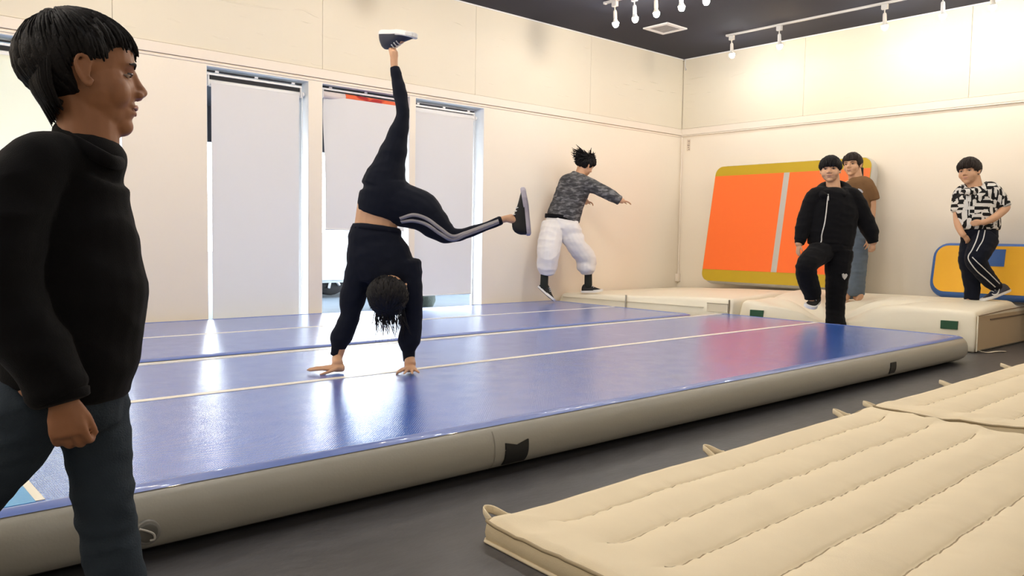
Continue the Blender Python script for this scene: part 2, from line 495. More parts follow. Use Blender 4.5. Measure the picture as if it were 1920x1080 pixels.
# small bracket hook in the corner at the ceiling, and a paper note under the trim
hk = MB().add(tube([(8.72, 6.50, 3.27), (8.72, 6.50, 3.16), (8.71, 6.485, 3.13), (8.70, 6.47, 3.145)], [0.006]*4, ref=(1, 0, 0), n=8)).build('wall_hook', ALU, None, True)
tag(hk, 'small metal hook hanging from the ceiling corner', 'hook')
note = empty('wall_note', (XW, 6.42, 2.15))
box('paper', (XW - 0.004, 6.405, 2.08), (XW - 0.001, 6.455, 2.23), mat('note_paper', (0.7, 0.6, 0.48), 0.7), note)
for k in range(5):
    zz = 2.21 - k * 0.026
    box('print_line', (XW - 0.0055, 6.412 + 0.006 * (k % 2), zz - 0.008), (XW - 0.004, 6.446 - 0.009 * ((k + 1) % 3), zz), mat('note_ink', (0.12, 0.08, 0.08), 0.8), note)
tag(note, 'small narrow paper note in the corner below the trim', 'sign')

# ------------------------------------------------------------------ windows (structure)
PANE = bpy.data.materials.new('window_glass'); PANE.use_nodes = True
_b = PANE.node_tree.nodes['Principled BSDF']
_b.inputs['Transmission Weight'].default_value = 1; _b.inputs['Roughness'].default_value = 0.0; _b.inputs['IOR'].default_value = 1.02
for i, (a, b) in enumerate(OPEN):
    w = empty('window_%d' % (i + 1), (a, YW + 0.15, 0.05))
    tag(w, ['tall window at the left picture edge', 'tall window left of the column, blind fully drawn', 'middle tall window with half raised blind', 'tall window nearest the room corner'][i], 'window', kind='structure')
    y0, y1 = YW + 0.145, YW + 0.175
    for n, lo, hi in (('frame_jamb', (a, y0, .05), (a+.022, y1, ZT)), ('frame_jamb', (b-.022, y0, .05), (b, y1, ZT)),
                      ('frame_head', (a+.022, y0, ZT-.03), (b-.022, y1, ZT)), ('frame_sill', (a+.022, y0, .05), (b-.022, y1, .10))):
        box(n, lo, hi, ALU, w, 0.002)
    box('pane', (a+.022, YW+.158, .10), (b-.022, YW+.162, ZT-.03), PANE, w)
    # white reveal linings
    box('reveal_lining', (b-.004, YW+.002, .05), (b-.0005, YW+.144, ZT), WHITE, w)
    box('reveal_lining', (a+.0005, YW+.002, .05), (a+.004, YW+.144, ZT), WHITE, w)
    box('reveal_lining', (a+.004, YW+.002, ZT-.004), (b-.004, YW+.144, ZT-.0005), WHITE, w)

# ------------------------------------------------------------------ roller blinds
def blind(a, b, ztop, zbot, y, label, fabric, tube_mat, rr=0.024, curl=0.0, red=False, rod=True, hd=(.026,.055,.058,.075,.085,.095)):
    r = empty('roller_blind', ((a+b)/2, y, ztop))
    tag(r, label, 'blind', 'roller blinds in the tall windows')
    # rail with clips
    box('head_rail', (a-.02, y-.012, ztop+hd[2]), (b+.02, y+.02, ztop+hd[3]), WHITE, r, 0.002)
    for k in range(3):
        x = a + (b-a)*(.08+.42*k)
        box('clip', (x-.015, y-.018, ztop+hd[4]-.004), (x+.015, y+.016, ztop+hd[5]+.002), WHITE, r)
    box('gap_shade_line', (a-.02, y-.014, ztop+hd[4]), (b+.02, y+.01, ztop+hd[5]), DARK, r)  # thin dark strip painted in as the shaded gap above the rail
    box('gap_shade', (a-.01, y-.006, ztop+hd[0]), (b+.01, y+.03, ztop+hd[1]), DARK, r)  # dark block in place of the shadowed gap over the roller
    if red:
        m = a + (b-a)*.25
        MB().add(tube([(a, y, ztop), (m, y, ztop)], [rr, rr], ref=(0,1,0), n=18, sub=1, round_=.1)).build('roller_tube', mat('pale_roll', (.72,.64,.62), .6), r, True)
        MB().add(tube([(m, y, ztop), (b, y, ztop-.006)], [rr*1.02, rr*1.02], ref=(0,1,0), n=18, sub=1, round_=.1)).build('printed_roll', REDROLL, r, True)
    else:
        MB().add(tube([(a, y, ztop), (b, y, ztop)], [rr, rr], ref=(0,1,0), n=18, sub=1, round_=.1)).build('roller_tube', tube_mat, r, True)
        MB().add(tube([(a, y-.004, ztop-rr-.006), (b, y-.004, ztop-rr-.006)], [.006, .006], ref=(0,1,0), n=8, sub=1, round_=.1)).build('guide_bar', ALU, r, True)
    for x in (a-.012, b+.004):
        box('bracket', (x, y-.03, ztop-.03), (x+.008, y+.03, ztop+hd[1]+.002), WHITE, r, .002)
    # fabric
    nx, nz = 24, 40
    v, f = [], []
    for side in (0, 1):
        for j in range(nz+1):
            for i in range(nx+1):
                u, t = i/nx, j/nz
                x = a + .012 + (b-a-.024)*u
                z = ztop - rr*.4 + (zbot-ztop)*t
                dy = -rr + .004*math.sin(u*5+t*3)*t
                if curl: dy += curl*math.exp(-((u)/.13)**2)*math.exp(-((t-.12)/.3)**2)
                v.append((x, y+dy+side*.0012, z))
    q = (nx+1)*(nz+1)
    for j in range(nz):
        for i in range(nx):
            k = j*(nx+1)+i
            f.append((k, k+1, k+nx+2, k+nx+1)); f.append((q+k, q+k+nx+1, q+k+nx+2, q+k+1))
    # only the room-side sheet is needed for light; keep a single-thickness translucent sheet
    v = v[:q]; f = [t for t in f if max(t) < q]
    link('fabric', mesh('fabric', v, f), fabric, r)
    MB().add(tube([(a+.012, y-rr, zbot-rr*.4), (b-.012, y-rr, zbot-rr*.4)], [.008, .006], ref=(0,1,0), n=10, sub=1, round_=.2)).build('bottom_bar', WHITE, r, True)
    if rod:
        ch = MB()
        for s in (0, .022):
            ch.add(tube([(b+.022+s*.3, y-.02+s, ztop), (b+.022+s*.3, y-.02+s, max(zbot, .45))], [.0025, .0025], ref=(1,0,0), n=6, sub=1))
        ch.build('pull_cord', WHITE, r, True)
        MB().add(tube([(b+.014, y-.03, ztop), (b+.026, y-.03, ztop)], [.02, .02], ref=(0,1,0), n=16, sub=1, round_=.1)).build('cord_wheel', WHITE, r, True)
    return r
YBL = YW + 0.075
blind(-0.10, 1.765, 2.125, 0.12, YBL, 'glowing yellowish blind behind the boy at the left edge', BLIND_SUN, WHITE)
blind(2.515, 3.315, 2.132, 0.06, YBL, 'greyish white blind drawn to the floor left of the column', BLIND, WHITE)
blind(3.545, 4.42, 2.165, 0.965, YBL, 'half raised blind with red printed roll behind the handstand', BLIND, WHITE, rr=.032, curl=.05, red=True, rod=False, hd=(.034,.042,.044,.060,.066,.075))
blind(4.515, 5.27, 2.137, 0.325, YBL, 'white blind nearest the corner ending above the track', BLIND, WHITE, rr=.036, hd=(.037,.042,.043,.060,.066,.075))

# ------------------------------------------------------------------ outside
ext = box('ground', (-14, YW + WT, -0.12), (26, 40, -0.02), mat('blue_grey_paving', (0.055, 0.075, 0.10), 0.8, 0.3, 0.1, 10, 0.25, 3))
tag(ext, 'paving outside the windows', 'ground', kind='structure')
cn = MB(); cn.box((-3, YW + WT + .01, 2.42), (9, 9.7, 2.52)); cn.box((-3, 9.7, 2.0), (9, 9.8, 2.52))  # slab added so the upper gaps beside the blinds look dark
cn = cn.build('canopy', mat('dark_canopy', (0.02, 0.02, 0.03), 0.8)); tag(cn, 'added dark canopy outside, makes the upper window gaps dark', 'canopy', kind='structure')

def outside_car(x, y):
    c = empty('parked_car', (x, y, 0))
    body = mat('car_paint', (0.60, 0.66, 0.70), 0.4, 0.4)
    prof = [(-2.1,.2),(-2.1,.75),(-1.9,.88),(-1.0,.98),(-.35,1.42),(.9,1.45),(1.6,1.05),(2.0,.80),(2.1,.5),(2.1,.2)]
    v = []; f = []
    for s in (-1, 1):
        for (px, pz) in prof:
            w = .82 - max(0, pz-.9)*.28
            v.append((x+px, y+s*w, pz))
    n = len(prof)
    f.append(tuple(range(n))); f.append(tuple(reversed(range(n, 2*n))))
    for i in range(n):
        f.append((i, n+i, n+(i+1) % n, (i+1) % n))
    me = mesh('body', v, f, False)
    bm = bmesh.new(); bm.from_mesh(me); bmesh.ops.bevel(bm, geom=bm.edges[:], offset=.04, segments=2, affect='EDGES'); bmesh.ops.recalc_face_normals(bm, faces=bm.faces); bm.to_mesh(me); bm.free()
    link('body', me, body, c)
    g = mat('car_glass', (0.10, 0.13, 0.15), 0.1)
    for s in (-1, 1):
        m = MB(); yy = y + s*.76
        m.add(([(x-.85,yy+s*.03,1.02),(x-.32,yy-s*.04,1.34),(x+.3,yy-s*.04,1.36),(x+.3,yy+s*.03,1.02),(x-.85,yy,1.02),(x-.32,yy-s*.08,1.34),(x+.3,yy-s*.08,1.36),(x+.3,yy-s*.02,1.02)],[(0,1,2,3),(7,6,5,4),(0,4,5,1),(1,5,6,2),(2,6,7,3),(3,7,4,0)]))
        m.build('side_window', g, c)
        for wx in (-1.3, 1.3):
            wh = MB().add(tube([(x+wx, y+s*.55, .32), (x+wx, y+s*.71, .32)], [.31,.31], ref=(0,0,1), n=24, sub=1, round_=.12)).build('wheel', mat('tyre', (.012,.012,.014), .8), c, True)
            rim = MB().add(tube([(x+wx, y+s*.73, .32), (x+wx, y+s*.755, .32)], [.08,.08], ref=(0,0,1), n=12, sub=1, round_=.1))
            for k in range(7):
                an = k*2*math.pi/7
                rim.add(tube([(x+wx, y+s*.755, .32), (x+wx+.2*math.cos(an), y+s*.755, .32+.2*math.sin(an))], [.022,.022], ref=(0,1,0), n=6, sub=1))
            rim.build('rim', ALU, wh, True)
    tag(c, 'pale car parked outside the half open window', 'car')
outside_car(7.12, 11.35)
sh = MB()
cc = Vector((5.74, 8.6, .16))
rv, rf = ellipsoid(cc, Vector((.42,0,0)), Vector((0,.42,0)), Vector((0,0,.40)), 28, 16)
sh.add(([p + (p-cc).normalized()*.05*noise.noise(p*9) for p in rv], rf))
sh = sh.build('clipped_shrub', mat('grey_green_leaf', (0.045, 0.062, 0.058), 0.8, 0.2, 0.6, 40, 0.4, 20), None, True)
tag(sh, 'rounded grey green shrub outside, seen under the corner blind', 'shrub')

# ------------------------------------------------------------------ ceiling vent and lamps
vent = empty('ceiling_vent', (7.31, 5.74, ZC))
vm = MB()
x0, x1, y0, y1 = 7.13, 7.49, 5.57, 5.91
for lo, hi in (((x0,y0,ZC-.014),(x1,y0+.05,ZC)), ((x0,y1-.05,ZC-.014),(x1,y1,ZC)), ((x0,y0+.05,ZC-.014),(x0+.05,y1-.05,ZC)), ((x1-.05,y0+.05,ZC-.014),(x1,y1-.05,ZC))):
    vm.box(lo, hi)
vm.build('frame', WHITE, vent)
box('backing', (x0+.05,y0+.05,ZC-.003), (x1-.05,y1-.05,ZC), mat('vent_back', (.10,.10,.10), .8), vent)
for k in range(11):
    yy = y0+.06+k*.0225
    box('slat', (x0+.05, yy, ZC-.010), (x1-.05, yy+.010, ZC-.004), mat('vent_grille', (.38,.37,.36), .6), vent)
tag(vent, 'square white air vent in the dark ceiling', 'vent')

EM_C = emit('bulb_cool', *BULB_COOL); EM_W = emit('bulb_warm', *BULB_WARM)
# the wall-side rails are dimmed below the added overhead fill bulbs
EM_C2 = emit('bulb_cool_low', BULB_COOL[0], BULB_COOL[1]*.78); EM_W2 = emit('bulb_warm_low', BULB_WARM[0], BULB_WARM[1]*.78)
LAMPW = mat('lamp_white', (0.75, 0.74, 0.72), 0.4)
def lamp_proto(warm, low=False):
    """adapter under the rail, thin stem, tilted socket, round bulb; local origin at the rail underside"""
    parts = {}
    parts['adapter'] = MB().box((-.018, -.03, -.05), (.018, .03, 0)).me('adapter', False, .004)
    parts['stem'] = MB().add(tube([(0,0,-.05), (0,0,-.10)], [.006,.006], ref=(1,0,0), n=8, sub=1)).me('stem', True)
    parts['socket'] = MB().add(tube([(0,0,-.085), (.004,0,-.10), (.010,0,-.165)], [.012,.018,.020], ref=(0,1,0), n=14, sub=2, round_=.15)).me('socket', True)
    parts['bulb_base'] = MB().add(tube([(.009,0,-.16), (.012,0,-.18), (.0155,0,-.203)], [.016,.021,.0315], ref=(0,1,0), n=16, sub=2, round_=.05)).me('bulb_base', True)
    b = MB().add(tube([(.0155,0,-.2035), (.017,0,-.215), (.019,0,-.232), (.020,0,-.240)], [.0312,.0318,.0265,.020], ref=(0,1,0), n=16, sub=2, round_=.5))
    parts['bulb'] = b.me('bulb', True)
    for k in ('adapter','stem','socket','bulb_base'): parts[k].materials.append(LAMPW)
    parts['bulb'].materials.append((EM_W2 if warm else EM_C2) if low else (EM_W if warm else EM_C))
    return parts
PROTO = {(w, l): lamp_proto(w, l) for w in (True, False) for l in (True, False)}
def rail(x, ya, yb, label):
    r = empty('lamp_rail', (x, (ya+yb)/2, ZC))
    m = MB().box((x-.017, ya, ZC-.020), (x+.017, yb, ZC)); m.build('rail_body', LAMPW, r, False, .003)
    box('rail_slot', (x-.005, ya+.02, ZC-.0215), (x+.005, yb-.02, ZC-.0195), mat('slot_grey', (.25,.25,.25), .6), r)
    for y in (ya, yb):
        box('end_cap', (x-.019, y-.012, ZC-.022), (x+.019, y+.012, ZC), LAMPW, r, .003)
    tag(r, label, 'light rail', 'ceiling light rails')
def lamp(x, y, warm, label, group, tilt=0.0):
    e = empty('track_lamp', (x, y, ZC-.0215))
    for k, me in PROTO[(warm, x > 6)].items():
        o = bpy.data.objects.new(k, me); COL.objects.link(o); o.parent = e
    e.rotation_euler = (0, tilt*0, 0)
    tag(e, label, 'lamp', group)
rail(8.05, -3.0, 5.42, 'white light rail close to the right wall')
ordn = ['first', 'second', 'third', 'fourth', 'fifth']
RW = [(5.36, 0), (4.76, 1), (3.62, 0), (3.08, 1), (2.66, 0)]
for i, (y, w) in enumerate(RW):
    lamp(8.05, y, bool(w), '%s bulb, %s from the corner on the right wall rail' % ('warm white' if w else 'cool white', ordn[i]), 'lamps on the right wall rail')
for i, y in enumerate([1.9-.8*k for k in range(6)]):
    lamp(8.05, y, i % 2 == 0, 'bulb on the right wall rail beyond the picture edge', 'lamps on the right wall rail outside the picture')
rail(6.10, -3.0, 5.55, 'white light rail over the track ends')
for i, (y, w) in enumerate([(5.42, 0), (5.17, 1), (4.91, 0), (4.62, 1), (4.35, 0)]):
    lamp(6.10, y, bool(w), '%s bulb, %s from the window wall on the middle rail' % ('warm white' if w else 'cool white', ordn[i]), 'lamps on the middle rail')
for i, y in enumerate([3.7-.55*k for k in range(5)] + [-.6, -2.4]):
    lamp(6.10, y, i % 2 == 0, 'bulb on the middle rail above the picture', 'lamps on the middle rail outside the picture')
for x in (3.9, 1.7, -0.6, -2.6):  # overhead rails and bulbs added as unseen fill light
    rail(x, -3.0, 5.55, 'added white light rail overhead, unseen above the picture')
    for i, y in enumerate([5.2-.5*k for k in range(8)] + [-1.2, -3.2]):
        lamp(x, y, i % 2 == 0, 'added fill bulb on an overhead rail, unseen above the picture', 'added overhead fill lamps outside the picture')

# ================================================================== INFLATABLE TRACKS
def rrect(x0, x1, y0, y1, r, inset, seg=6):
    """rounded rectangle outline (ccw) at an inset"""
    x0 += inset; x1 -= inset; y0 += inset; y1 -= inset
    r = max(0.01, r - inset)
    out = []
    for cx, cy, a0 in ((x1-r, y0+r, -90), (x1-r, y1-r, 0), (x0+r, y1-r, 90), (x0+r, y0+r, 180)):
        for k in range(seg+1):
            a = math.radians(a0 + 90*k/seg)
            out.append((cx + r*math.cos(a), cy + r*math.sin(a)))
    # add points along the long sides so shading stays even
    res = []
    for i, p in enumerate(out):
        q = out[(i+1) % len(out)]
        res.append(p)
        L = math.dist(p, q)
        if L > .6:
            n = int(L/.3)
            for k in range(1, n):
                res.append((p[0]+(q[0]-p[0])*k/n, p[1]+(q[1]-p[1])*k/n))
    return res

def ring_mesh(name, rings, cap_top=False, cap_bot=False):
    v = []; f = []
    n = len(rings[0])
    for rg in rings: v += rg
    for i in range(len(rings)-1):
        for k in range(n):
            f.append((i*n+k, i*n+(k+1) % n, (i+1)*n+(k+1) % n, (i+1)*n+k))
    if cap_top: f.append(tuple((len(rings)-1)*n+k for k in range(n)))
    if cap_bot: f.append(tuple(reversed(range(n))))
    return mesh(name, v, f)

def air_track(name, x0, x1, y0, y1, label, T=0.20, r=0.12, lines=(), light_x=None, lift=0.0):
    root = empty(name, ((x0+x1)/2, (y0+y1)/2, 0))
    tag(root, label, 'gym track', 'blue inflatable tracks')
    B = .085
    def prof(a):   # angle -90 (bottom) .. 90 (top); inset and z
        a = math.radians(a)
        return (B if a > 0 else .17)*(1-math.cos(a)**(.8 if a > 0 else 1.0)), T/2 + T/2*math.copysign(abs(math.sin(a))**.82, math.sin(a))
    def ring(a, off=0):
        i, z = prof(a)
        return [(px, py, z+lift+off*math.sin(math.radians(a))) for px, py in rrect(x0, x1, y0, y1, r, i-off*math.cos(math.radians(a)))]
    link('side_wall', ring_mesh('side_wall', [ring(a) for a in (-40,-30,-15,0,15,30,45,56,62,66)]), GREYPVC, root)
    link('shaded_bottom', ring_mesh('shaded_bottom', [ring(a) for a in (-90,-80,-70,-60,-50,-40)], cap_bot=True), mat('bottom_shade', (.012,.012,.013), .6), root)  # black lower curve paints in the shadow under the track
    link('edge_band', ring_mesh('edge_band', [ring(a, .0025) for a in (61,66,72,78,84,88)] + [ring(88.5, 0)]), BLUE_EDGE, root)
    top = ring_mesh('top_sheet', [ring(84), ring(88), [(px, py, T+lift) for px, py in rrect(x0, x1, y0, y1, r, B+.03)]], cap_top=True)
    link('top_sheet', top, BLUE, root)
    for (ly, w, a, b) in lines:
        zt = T+lift
        box('line', (a, ly-w/2, zt-.001), (b, ly+w/2, zt+.0018), CREAM_LINE, root)
    if light_x is not None:
        zt = T+lift
        box('line', (light_x-.011, y0+.095, zt-.001), (light_x+.011, y1-.095, zt+.0022), CREAM_LINE, root)
        box('end_zone', (x0+.09, y0+.088, zt-.001), (light_x-.011, y1-.088, zt+.0018), SKYBLUE, root)
    return root, prof

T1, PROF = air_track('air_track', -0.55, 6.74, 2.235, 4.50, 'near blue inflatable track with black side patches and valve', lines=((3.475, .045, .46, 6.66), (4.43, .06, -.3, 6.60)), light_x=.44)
def side_pt(x, a, off=.003):
    i, z = PROF(a)
    return Vector((x, 2.235+i-off*math.cos(math.radians(a)), z+off*math.sin(math.radians(a))))
def side_patch(name, xa, xb, a0, a1, mat_, sag=.0, off=.004):
    v = []; f = []
    nx, na = 6, 8
    for j in range(na+1):
        for i in range(nx+1):
            u = i/nx; t = j/na
            s = sag*(1-abs(2*u-1))*t
            v.append(side_pt(xa+(xb-xa)*u, a0+(a1-a0)*t - s, off))
    for j in range(na):
        for i in range(nx):
            k = j*(nx+1)+i; f.append((k, k+1, k+nx+2, k+nx+1))
    n = len(v)
    v += [p + Vector((0, .004, -.0)) for p in v]
    f += [tuple(n+i for i in reversed(q)) for q in f[:nx*na]]
    return link(name, mesh(name, v, f), mat_, T1)
side_patch('handle_patch', 1.958, 2.075, -32, 12, BLACK, 7)
side_patch('handle_patch', 5.28, 5.365, -22, 12, BLACK, 0)
side_patch('seam_line', 1.905, 1.908, -55, 45, mat('seam_grey', (.26,.25,.22), .6), 0, .0015)
# valve
vc = side_pt(.672, -3, .004); vn = Vector((0, -1, 0))
MB().add(tube([vc + Vector((0, .01, 0)), vc + vn*.006], [.034, .034], ref=(0,0,1), n=28, sub=1, round_=.15)).build('valve_rim', mat('valve_grey', (.20,.195,.18), .5), T1, True)
vv = MB().add(tube([vc + vn*.004, vc + vn*.010], [.026, .026], ref=(0,0,1), n=24, sub=1, round_=.15)).build('valve_cap', mat('valve_dark', (.10,.10,.09), .5), T1, True)
MB().add(tube([vc + Vector((-.022,-.012,.016)), vc + Vector((-.004,-.017,.008)), vc + Vector((.012,-.016,-.004)), vc + Vector((.014,-.016,-.018)), vc + Vector((.004,-.014,-.02))], [.003]*5, ref=(0,1,0), n=8)).build('valve_cord', LGREY, T1, True)
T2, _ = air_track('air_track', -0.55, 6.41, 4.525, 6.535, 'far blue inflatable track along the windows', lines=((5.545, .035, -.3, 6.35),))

# ================================================================== CRASH MATS BY THE RIGHT WALL
def crash_mat(name, x0, x1, y0, y1, ztop, label, label_side='x0', round_=.05, nx=80, ny=120, skew=0.0):
    """soft block: gridded top with dents, straight-ish sides, softly rounded edges"""
    root = empty(name, ((x0+x1)/2, (y0+y1)/2, 0))
    tag(root, label, 'crash mat', 'cream crash mats')
    v = []; f = []
    def top(u, w):
        xa = x0+skew*(1-w)
        x = xa+(x1-xa)*u; y = y0+(y1-y0)*w
        dx = min(x-xa, x1-x); dy = min(y-y0, y1-y)
        z = ztop(x, y)
        for d in (dx, dy):
            if d < round_: z -= round_*(1-math.sqrt(max(0, 1-(1-d/round_)**2)))*.8
        return Vector((x, y, z))
    # non-uniform parameters so the rounding gets samples
    def par(n, L):
        e = round_/L
        return [0, e*.15, e*.45, e] + [e+(1-2*e)*(i+1)/(n-1) for i in range(n-2)] + [1-e, 1-e*.45, 1-e*.15, 1]
    U, W = par(nx, x1-x0), par(ny, y1-y0)
    nu, nw = len(U), len(W)
    for u in U:
        for w in W: v.append(top(u, w))
    for i in range(nu-1):
        for j in range(nw-1):
            a = i*nw+j; f.append((a, a+nw, a+nw+1, a+1))
    # perimeter walls
    per = [(0, j) for j in range(nw)] + [(i, nw-1) for i in range(1, nu)] + [(nu-1, j) for j in range(nw-2, -1, -1)] + [(i, 0) for i in range(nu-2, 0, -1)]
    idx = [i*nw+j for i, j in per]
    cx, cy = (x0+x1)/2, (y0+y1)/2
    levels = []
    for t in (.12, .3, .55, .8, .95, 1.0):
        lv = []
        for k in idx:
            p = v[k]
            ii, jj = divmod(k, nw)
            ox = -1 if ii == 0 else (1 if ii == nu-1 else 0)
            oy = -1 if jj == 0 else (1 if jj == nw-1 else 0)
            bul = .02*math.sin(math.pi*min(1, t*1.02)) - (.012 if t == 1 else 0)
            q = Vector((p.x+ox*bul, p.y+oy*bul*.5, p.z*(1-t)+.004*t))
            q.x += ox*.006*noise.noise(Vector((p.y*3, t*2, 1)))
            lv.append(len(v)); v.append(q)
        levels.append(lv)
    prev = idx
    n = len(idx)
    for lv in levels:
        for k in range(n):
            f.append((prev[k], prev[(k+1) % n], lv[(k+1) % n], lv[k]))
        prev = lv
    f.append(tuple(reversed(prev)))
    me = mesh(name, v, f)
    bm = bmesh.new(); bm.from_mesh(me); bmesh.ops.recalc_face_normals(bm, faces=bm.faces); bm.to_mesh(me); bm.free()
    me.polygons.foreach_set('use_smooth', [True]*len(me.polygons))
    link('cover', me, VINYL, root)
    return root, top

def g2(x, y, cx, cy, sx, sy):
    return math.exp(-((x-cx)/sx)**2-((y-cy)/sy)**2)
def ss(t):
    t = min(1, max(0, t)); return t*t*(3-2*t)
def zA(x, y):   # mat at the window end: low at its far corner, rising to the back
    return .285 + .055*ss((6.5-y)/2.2) + .035*ss((x-6.7)/1.0)*ss((6.6-y)/1.0) - .03*ss((x-8.1)/.25)*ss((6.2-y)/.4) + .006*noise.noise(Vector((x*2, y*2, 3)))
def zB(x, y):   # mat under the walkers: sunk where they stand
    z = .335 + .065*ss((x-7.25)/.7) - .045*ss((x-8.22)/.22) + .012*noise.noise(Vector((x*1.8, y*1.8, 9)))
    z -= .17*g2(x, y, 7.14, 3.60, .24, .34)        # boy in black
    z -= .055*g2(x, y, 7.62, 3.62, .35, .35)
    z -= .05*g2(x, y, 7.9, 3.75, .22, .22)
    z += .030*g2(x, y, 7.45, 2.95, .25, .5)
    # folds radiating from the sunken spot
    dx, dy = x-7.16, y-3.60
    rr = math.hypot(dx, dy); an = math.atan2(dy, dx)
    z += .024*math.sin(an*9+rr*3)*math.exp(-((rr-.45)/.26)**2)
    z -= .045*(1-abs(math.sin(an*4.5+.9)))**3*math.exp(-((rr-.52)/.30)**2)
    z -= .028*math.exp(-((x-7.86-.06*math.sin(y*4))/.035)**2)*ss((3.75-y)/.2)*ss((y-2.75)/.3)
    return z
MA, topA = crash_mat('crash_mat', 6.50, 8.70, 4.405, 6.50, zA, 'cream crash mat in the room corner under the orange mat', skew=.28)
def xA(y): return 6.50+.28*(6.50-y)/2.095
def slant(name, dx0, dx1, y0, y1, z0, z1, m):
    v = [(xA(y)+d, y, z) for z in (z0, z1) for y in (y0, y1) for d in (dx0, dx1)]
    return link(name, mesh(name, v, [(0,1,3,2),(4,6,7,5),(0,4,5,1),(2,3,7,6),(0,2,6,4),(1,5,7,3)], False), m, MA)
MBm, topB = crash_mat('crash_mat', 6.90, 8.72, 2.42, 4.385, zB, 'cream crash mat with green patches, dented under the walking boys', skew=.42)
def xB(y): return 6.90+.42*(4.385-y)/1.965
# end face of the right mat in darker vinyl with piping and a zip
ef = MB(); ef.box((7.34, 2.404, .02), (8.69, 2.414, .305)); ef.build('end_panel', VINYL_END, MBm, False, .004)
MB().add(tube([(7.325, 2.402, .015), (7.325, 2.402, .31)], [.006,.006], ref=(1,0,0), n=8, sub=1)).build('piping', VINYL, MBm, True)
MB().add(tube([(7.325, 2.402, .31), (7.6, 2.400, .320), (8.1, 2.400, .335), (8.69, 2.402, .34)], [.005]*4, ref=(0,0,1), n=8)).build('piping', mat('brown_piping', (.22,.15,.09), .7), MBm, True)
box('zip', (7.62, 2.398, .262), (8.5, 2.406, .274), mat('zip_brown', (.16,.11,.07), .7), MBm)
for (yy, zz) in ((4.22, .205), (2.60, .225)):
    pv = [(xB(y)+d, y, z) for z in (zz-.035, zz+.035) for y in (yy-.062, yy+.062) for d in (-.030, -.010)]
    link('handle_patch', mesh('handle_patch', pv, [(0,1,3,2),(4,6,7,5),(0,4,5,1),(2,3,7,6),(0,2,6,4),(1,5,7,3)], False), GREEN, MBm)
st = MB().add(tube([(7.36, 2.40, .02), (7.42, 2.35, .006), (7.52, 2.31, .012), (7.63, 2.28, .006)], [(.014,.002)]*4, ref=(0,0,1), n=8)); st.build('tie_strap', VINYL, MBm, True)
# pocket and strap on the corner mat
slant('name_pocket', -.026, -.012, 4.44, 4.66, .205, .285, mat('pocket_vinyl', (.74,.66,.50), .5))
slant('pocket_edge', -.030, -.010, 4.44, 4.66, .284, .289, mat('pocket_edge', (.30,.25,.17), .7))
slant('pocket_edge', -.030, -.010, 4.425, 4.432, .10, .33, MATS['pocket_edge'])
slant('seam_strap', -.026, -.014, 5.60, 5.615, .12, .31, mat('strap_grey', (.42,.38,.30), .7))
slant('seam_line', -.024, -.014, 4.70, 6.45, .238, .241, mat('seam_cream', (.55,.48,.35), .7))

# ================================================================== LEANING MATS
def lean_mat(name, label, y0, y1, xb, zb, xt, zt, thick, face_mat, rim_mat, r, bands, cat):
    """rounded inflatable mat leaning on the right wall. face plane runs from (xb,zb) to (xt,zt)"""
    root = empty(name, (xb, (y0+y1)/2, zb))
    tag(root, label, cat)
    d = Vector((xt-xb, 0, zt-zb)); H = d.length; d.normalize()
    nrm = Vector((d.z, 0, -d.x))    # towards the wall
    Yv = Vector((0, 1, 0)); O = Vector((xb, y0, zb))
    W = y1-y0
    def P(u, h, t): return O + Yv*u + d*h + nrm*t
    def ring(t, inset): return [P(a, b, t) for a, b in rrect(0, W, 0, H, r, inset)]
    rings = []
    for k in range(9):
        a = math.radians(-90+180*k/8)
        rings.append(ring(thick/2+thick/2*math.sin(a), .05*(1-math.cos(a))))
    me = ring_mesh('rim', rings, True, True)
    bm = bmesh.new(); bm.from_mesh(me); bmesh.ops.recalc_face_normals(bm, faces=bm.faces); bm.to_mesh(me); bm.free()
    link('rim', me, rim_mat, root)
    def slab(nm, u0, u1, h0, h1, m, off, rc=0, th=.006, corners=(1,1,1,1)):
        if rc:
            pts = []
            rr = rrect(u0, u1, h0, h1, rc, 0)
        else: rr = [(u0,h0),(u1,h0),(u1,h1),(u0,h1)]
        n = len(rr)
        v = [P(a, b, off) for a, b in rr] + [P(a, b, off+th) for a, b in rr]
        f = [tuple(range(n)), tuple(reversed(range(n, 2*n)))] + [(i, n+i, n+(i+1) % n, (i+1) % n) for i in range(n)]
        me = mesh(nm, v, f, False)
        bm = bmesh.new(); bm.from_mesh(me); bmesh.ops.recalc_face_normals(bm, faces=bm.faces); bm.to_mesh(me); bm.free()
        return link(nm, me, m, root)
    bands(slab, W, H)
    return root
def orange_bands(slab, W, H):
    e = .025
    slab('mustard_face', e, W-e, e, H-e, OLIVE, -.004, .10)
    slab('orange_panel', e+.004, W/2-.035, .165, H-.145, ORANGE, -.007)
    slab('orange_panel', W/2+.035, W-e-.004, .165, H-.145, ORANGE, -.007)
    slab('divider', W/2-.035, W/2+.035, .165, H-.145, LGREY, -.008)
lean_mat('leaning_mat', 'large orange inflatable mat with mustard bands leaning on the wall', 3.87, 5.86, 8.27, .395, 8.535, 1.845, .17, ORANGE, LGREY, .15, orange_bands, 'gym mat')
def yellow_bands(slab, W, H):
    slab('yellow_face', .03, W-.05, .05, H-.04, YELLOW, -.005, .11)
    slab('blue_patch', W-.665, W-.475, H-.235, H-.07, ROYAL, -.008)
lean_mat('leaning_mat', 'yellow inflatable mat with blue rim leaning low on the wall', 1.35, 3.24, 8.40, .395, 8.51, .935, .16, YELLOW, ROYAL, .15, yellow_bands, 'gym mat')

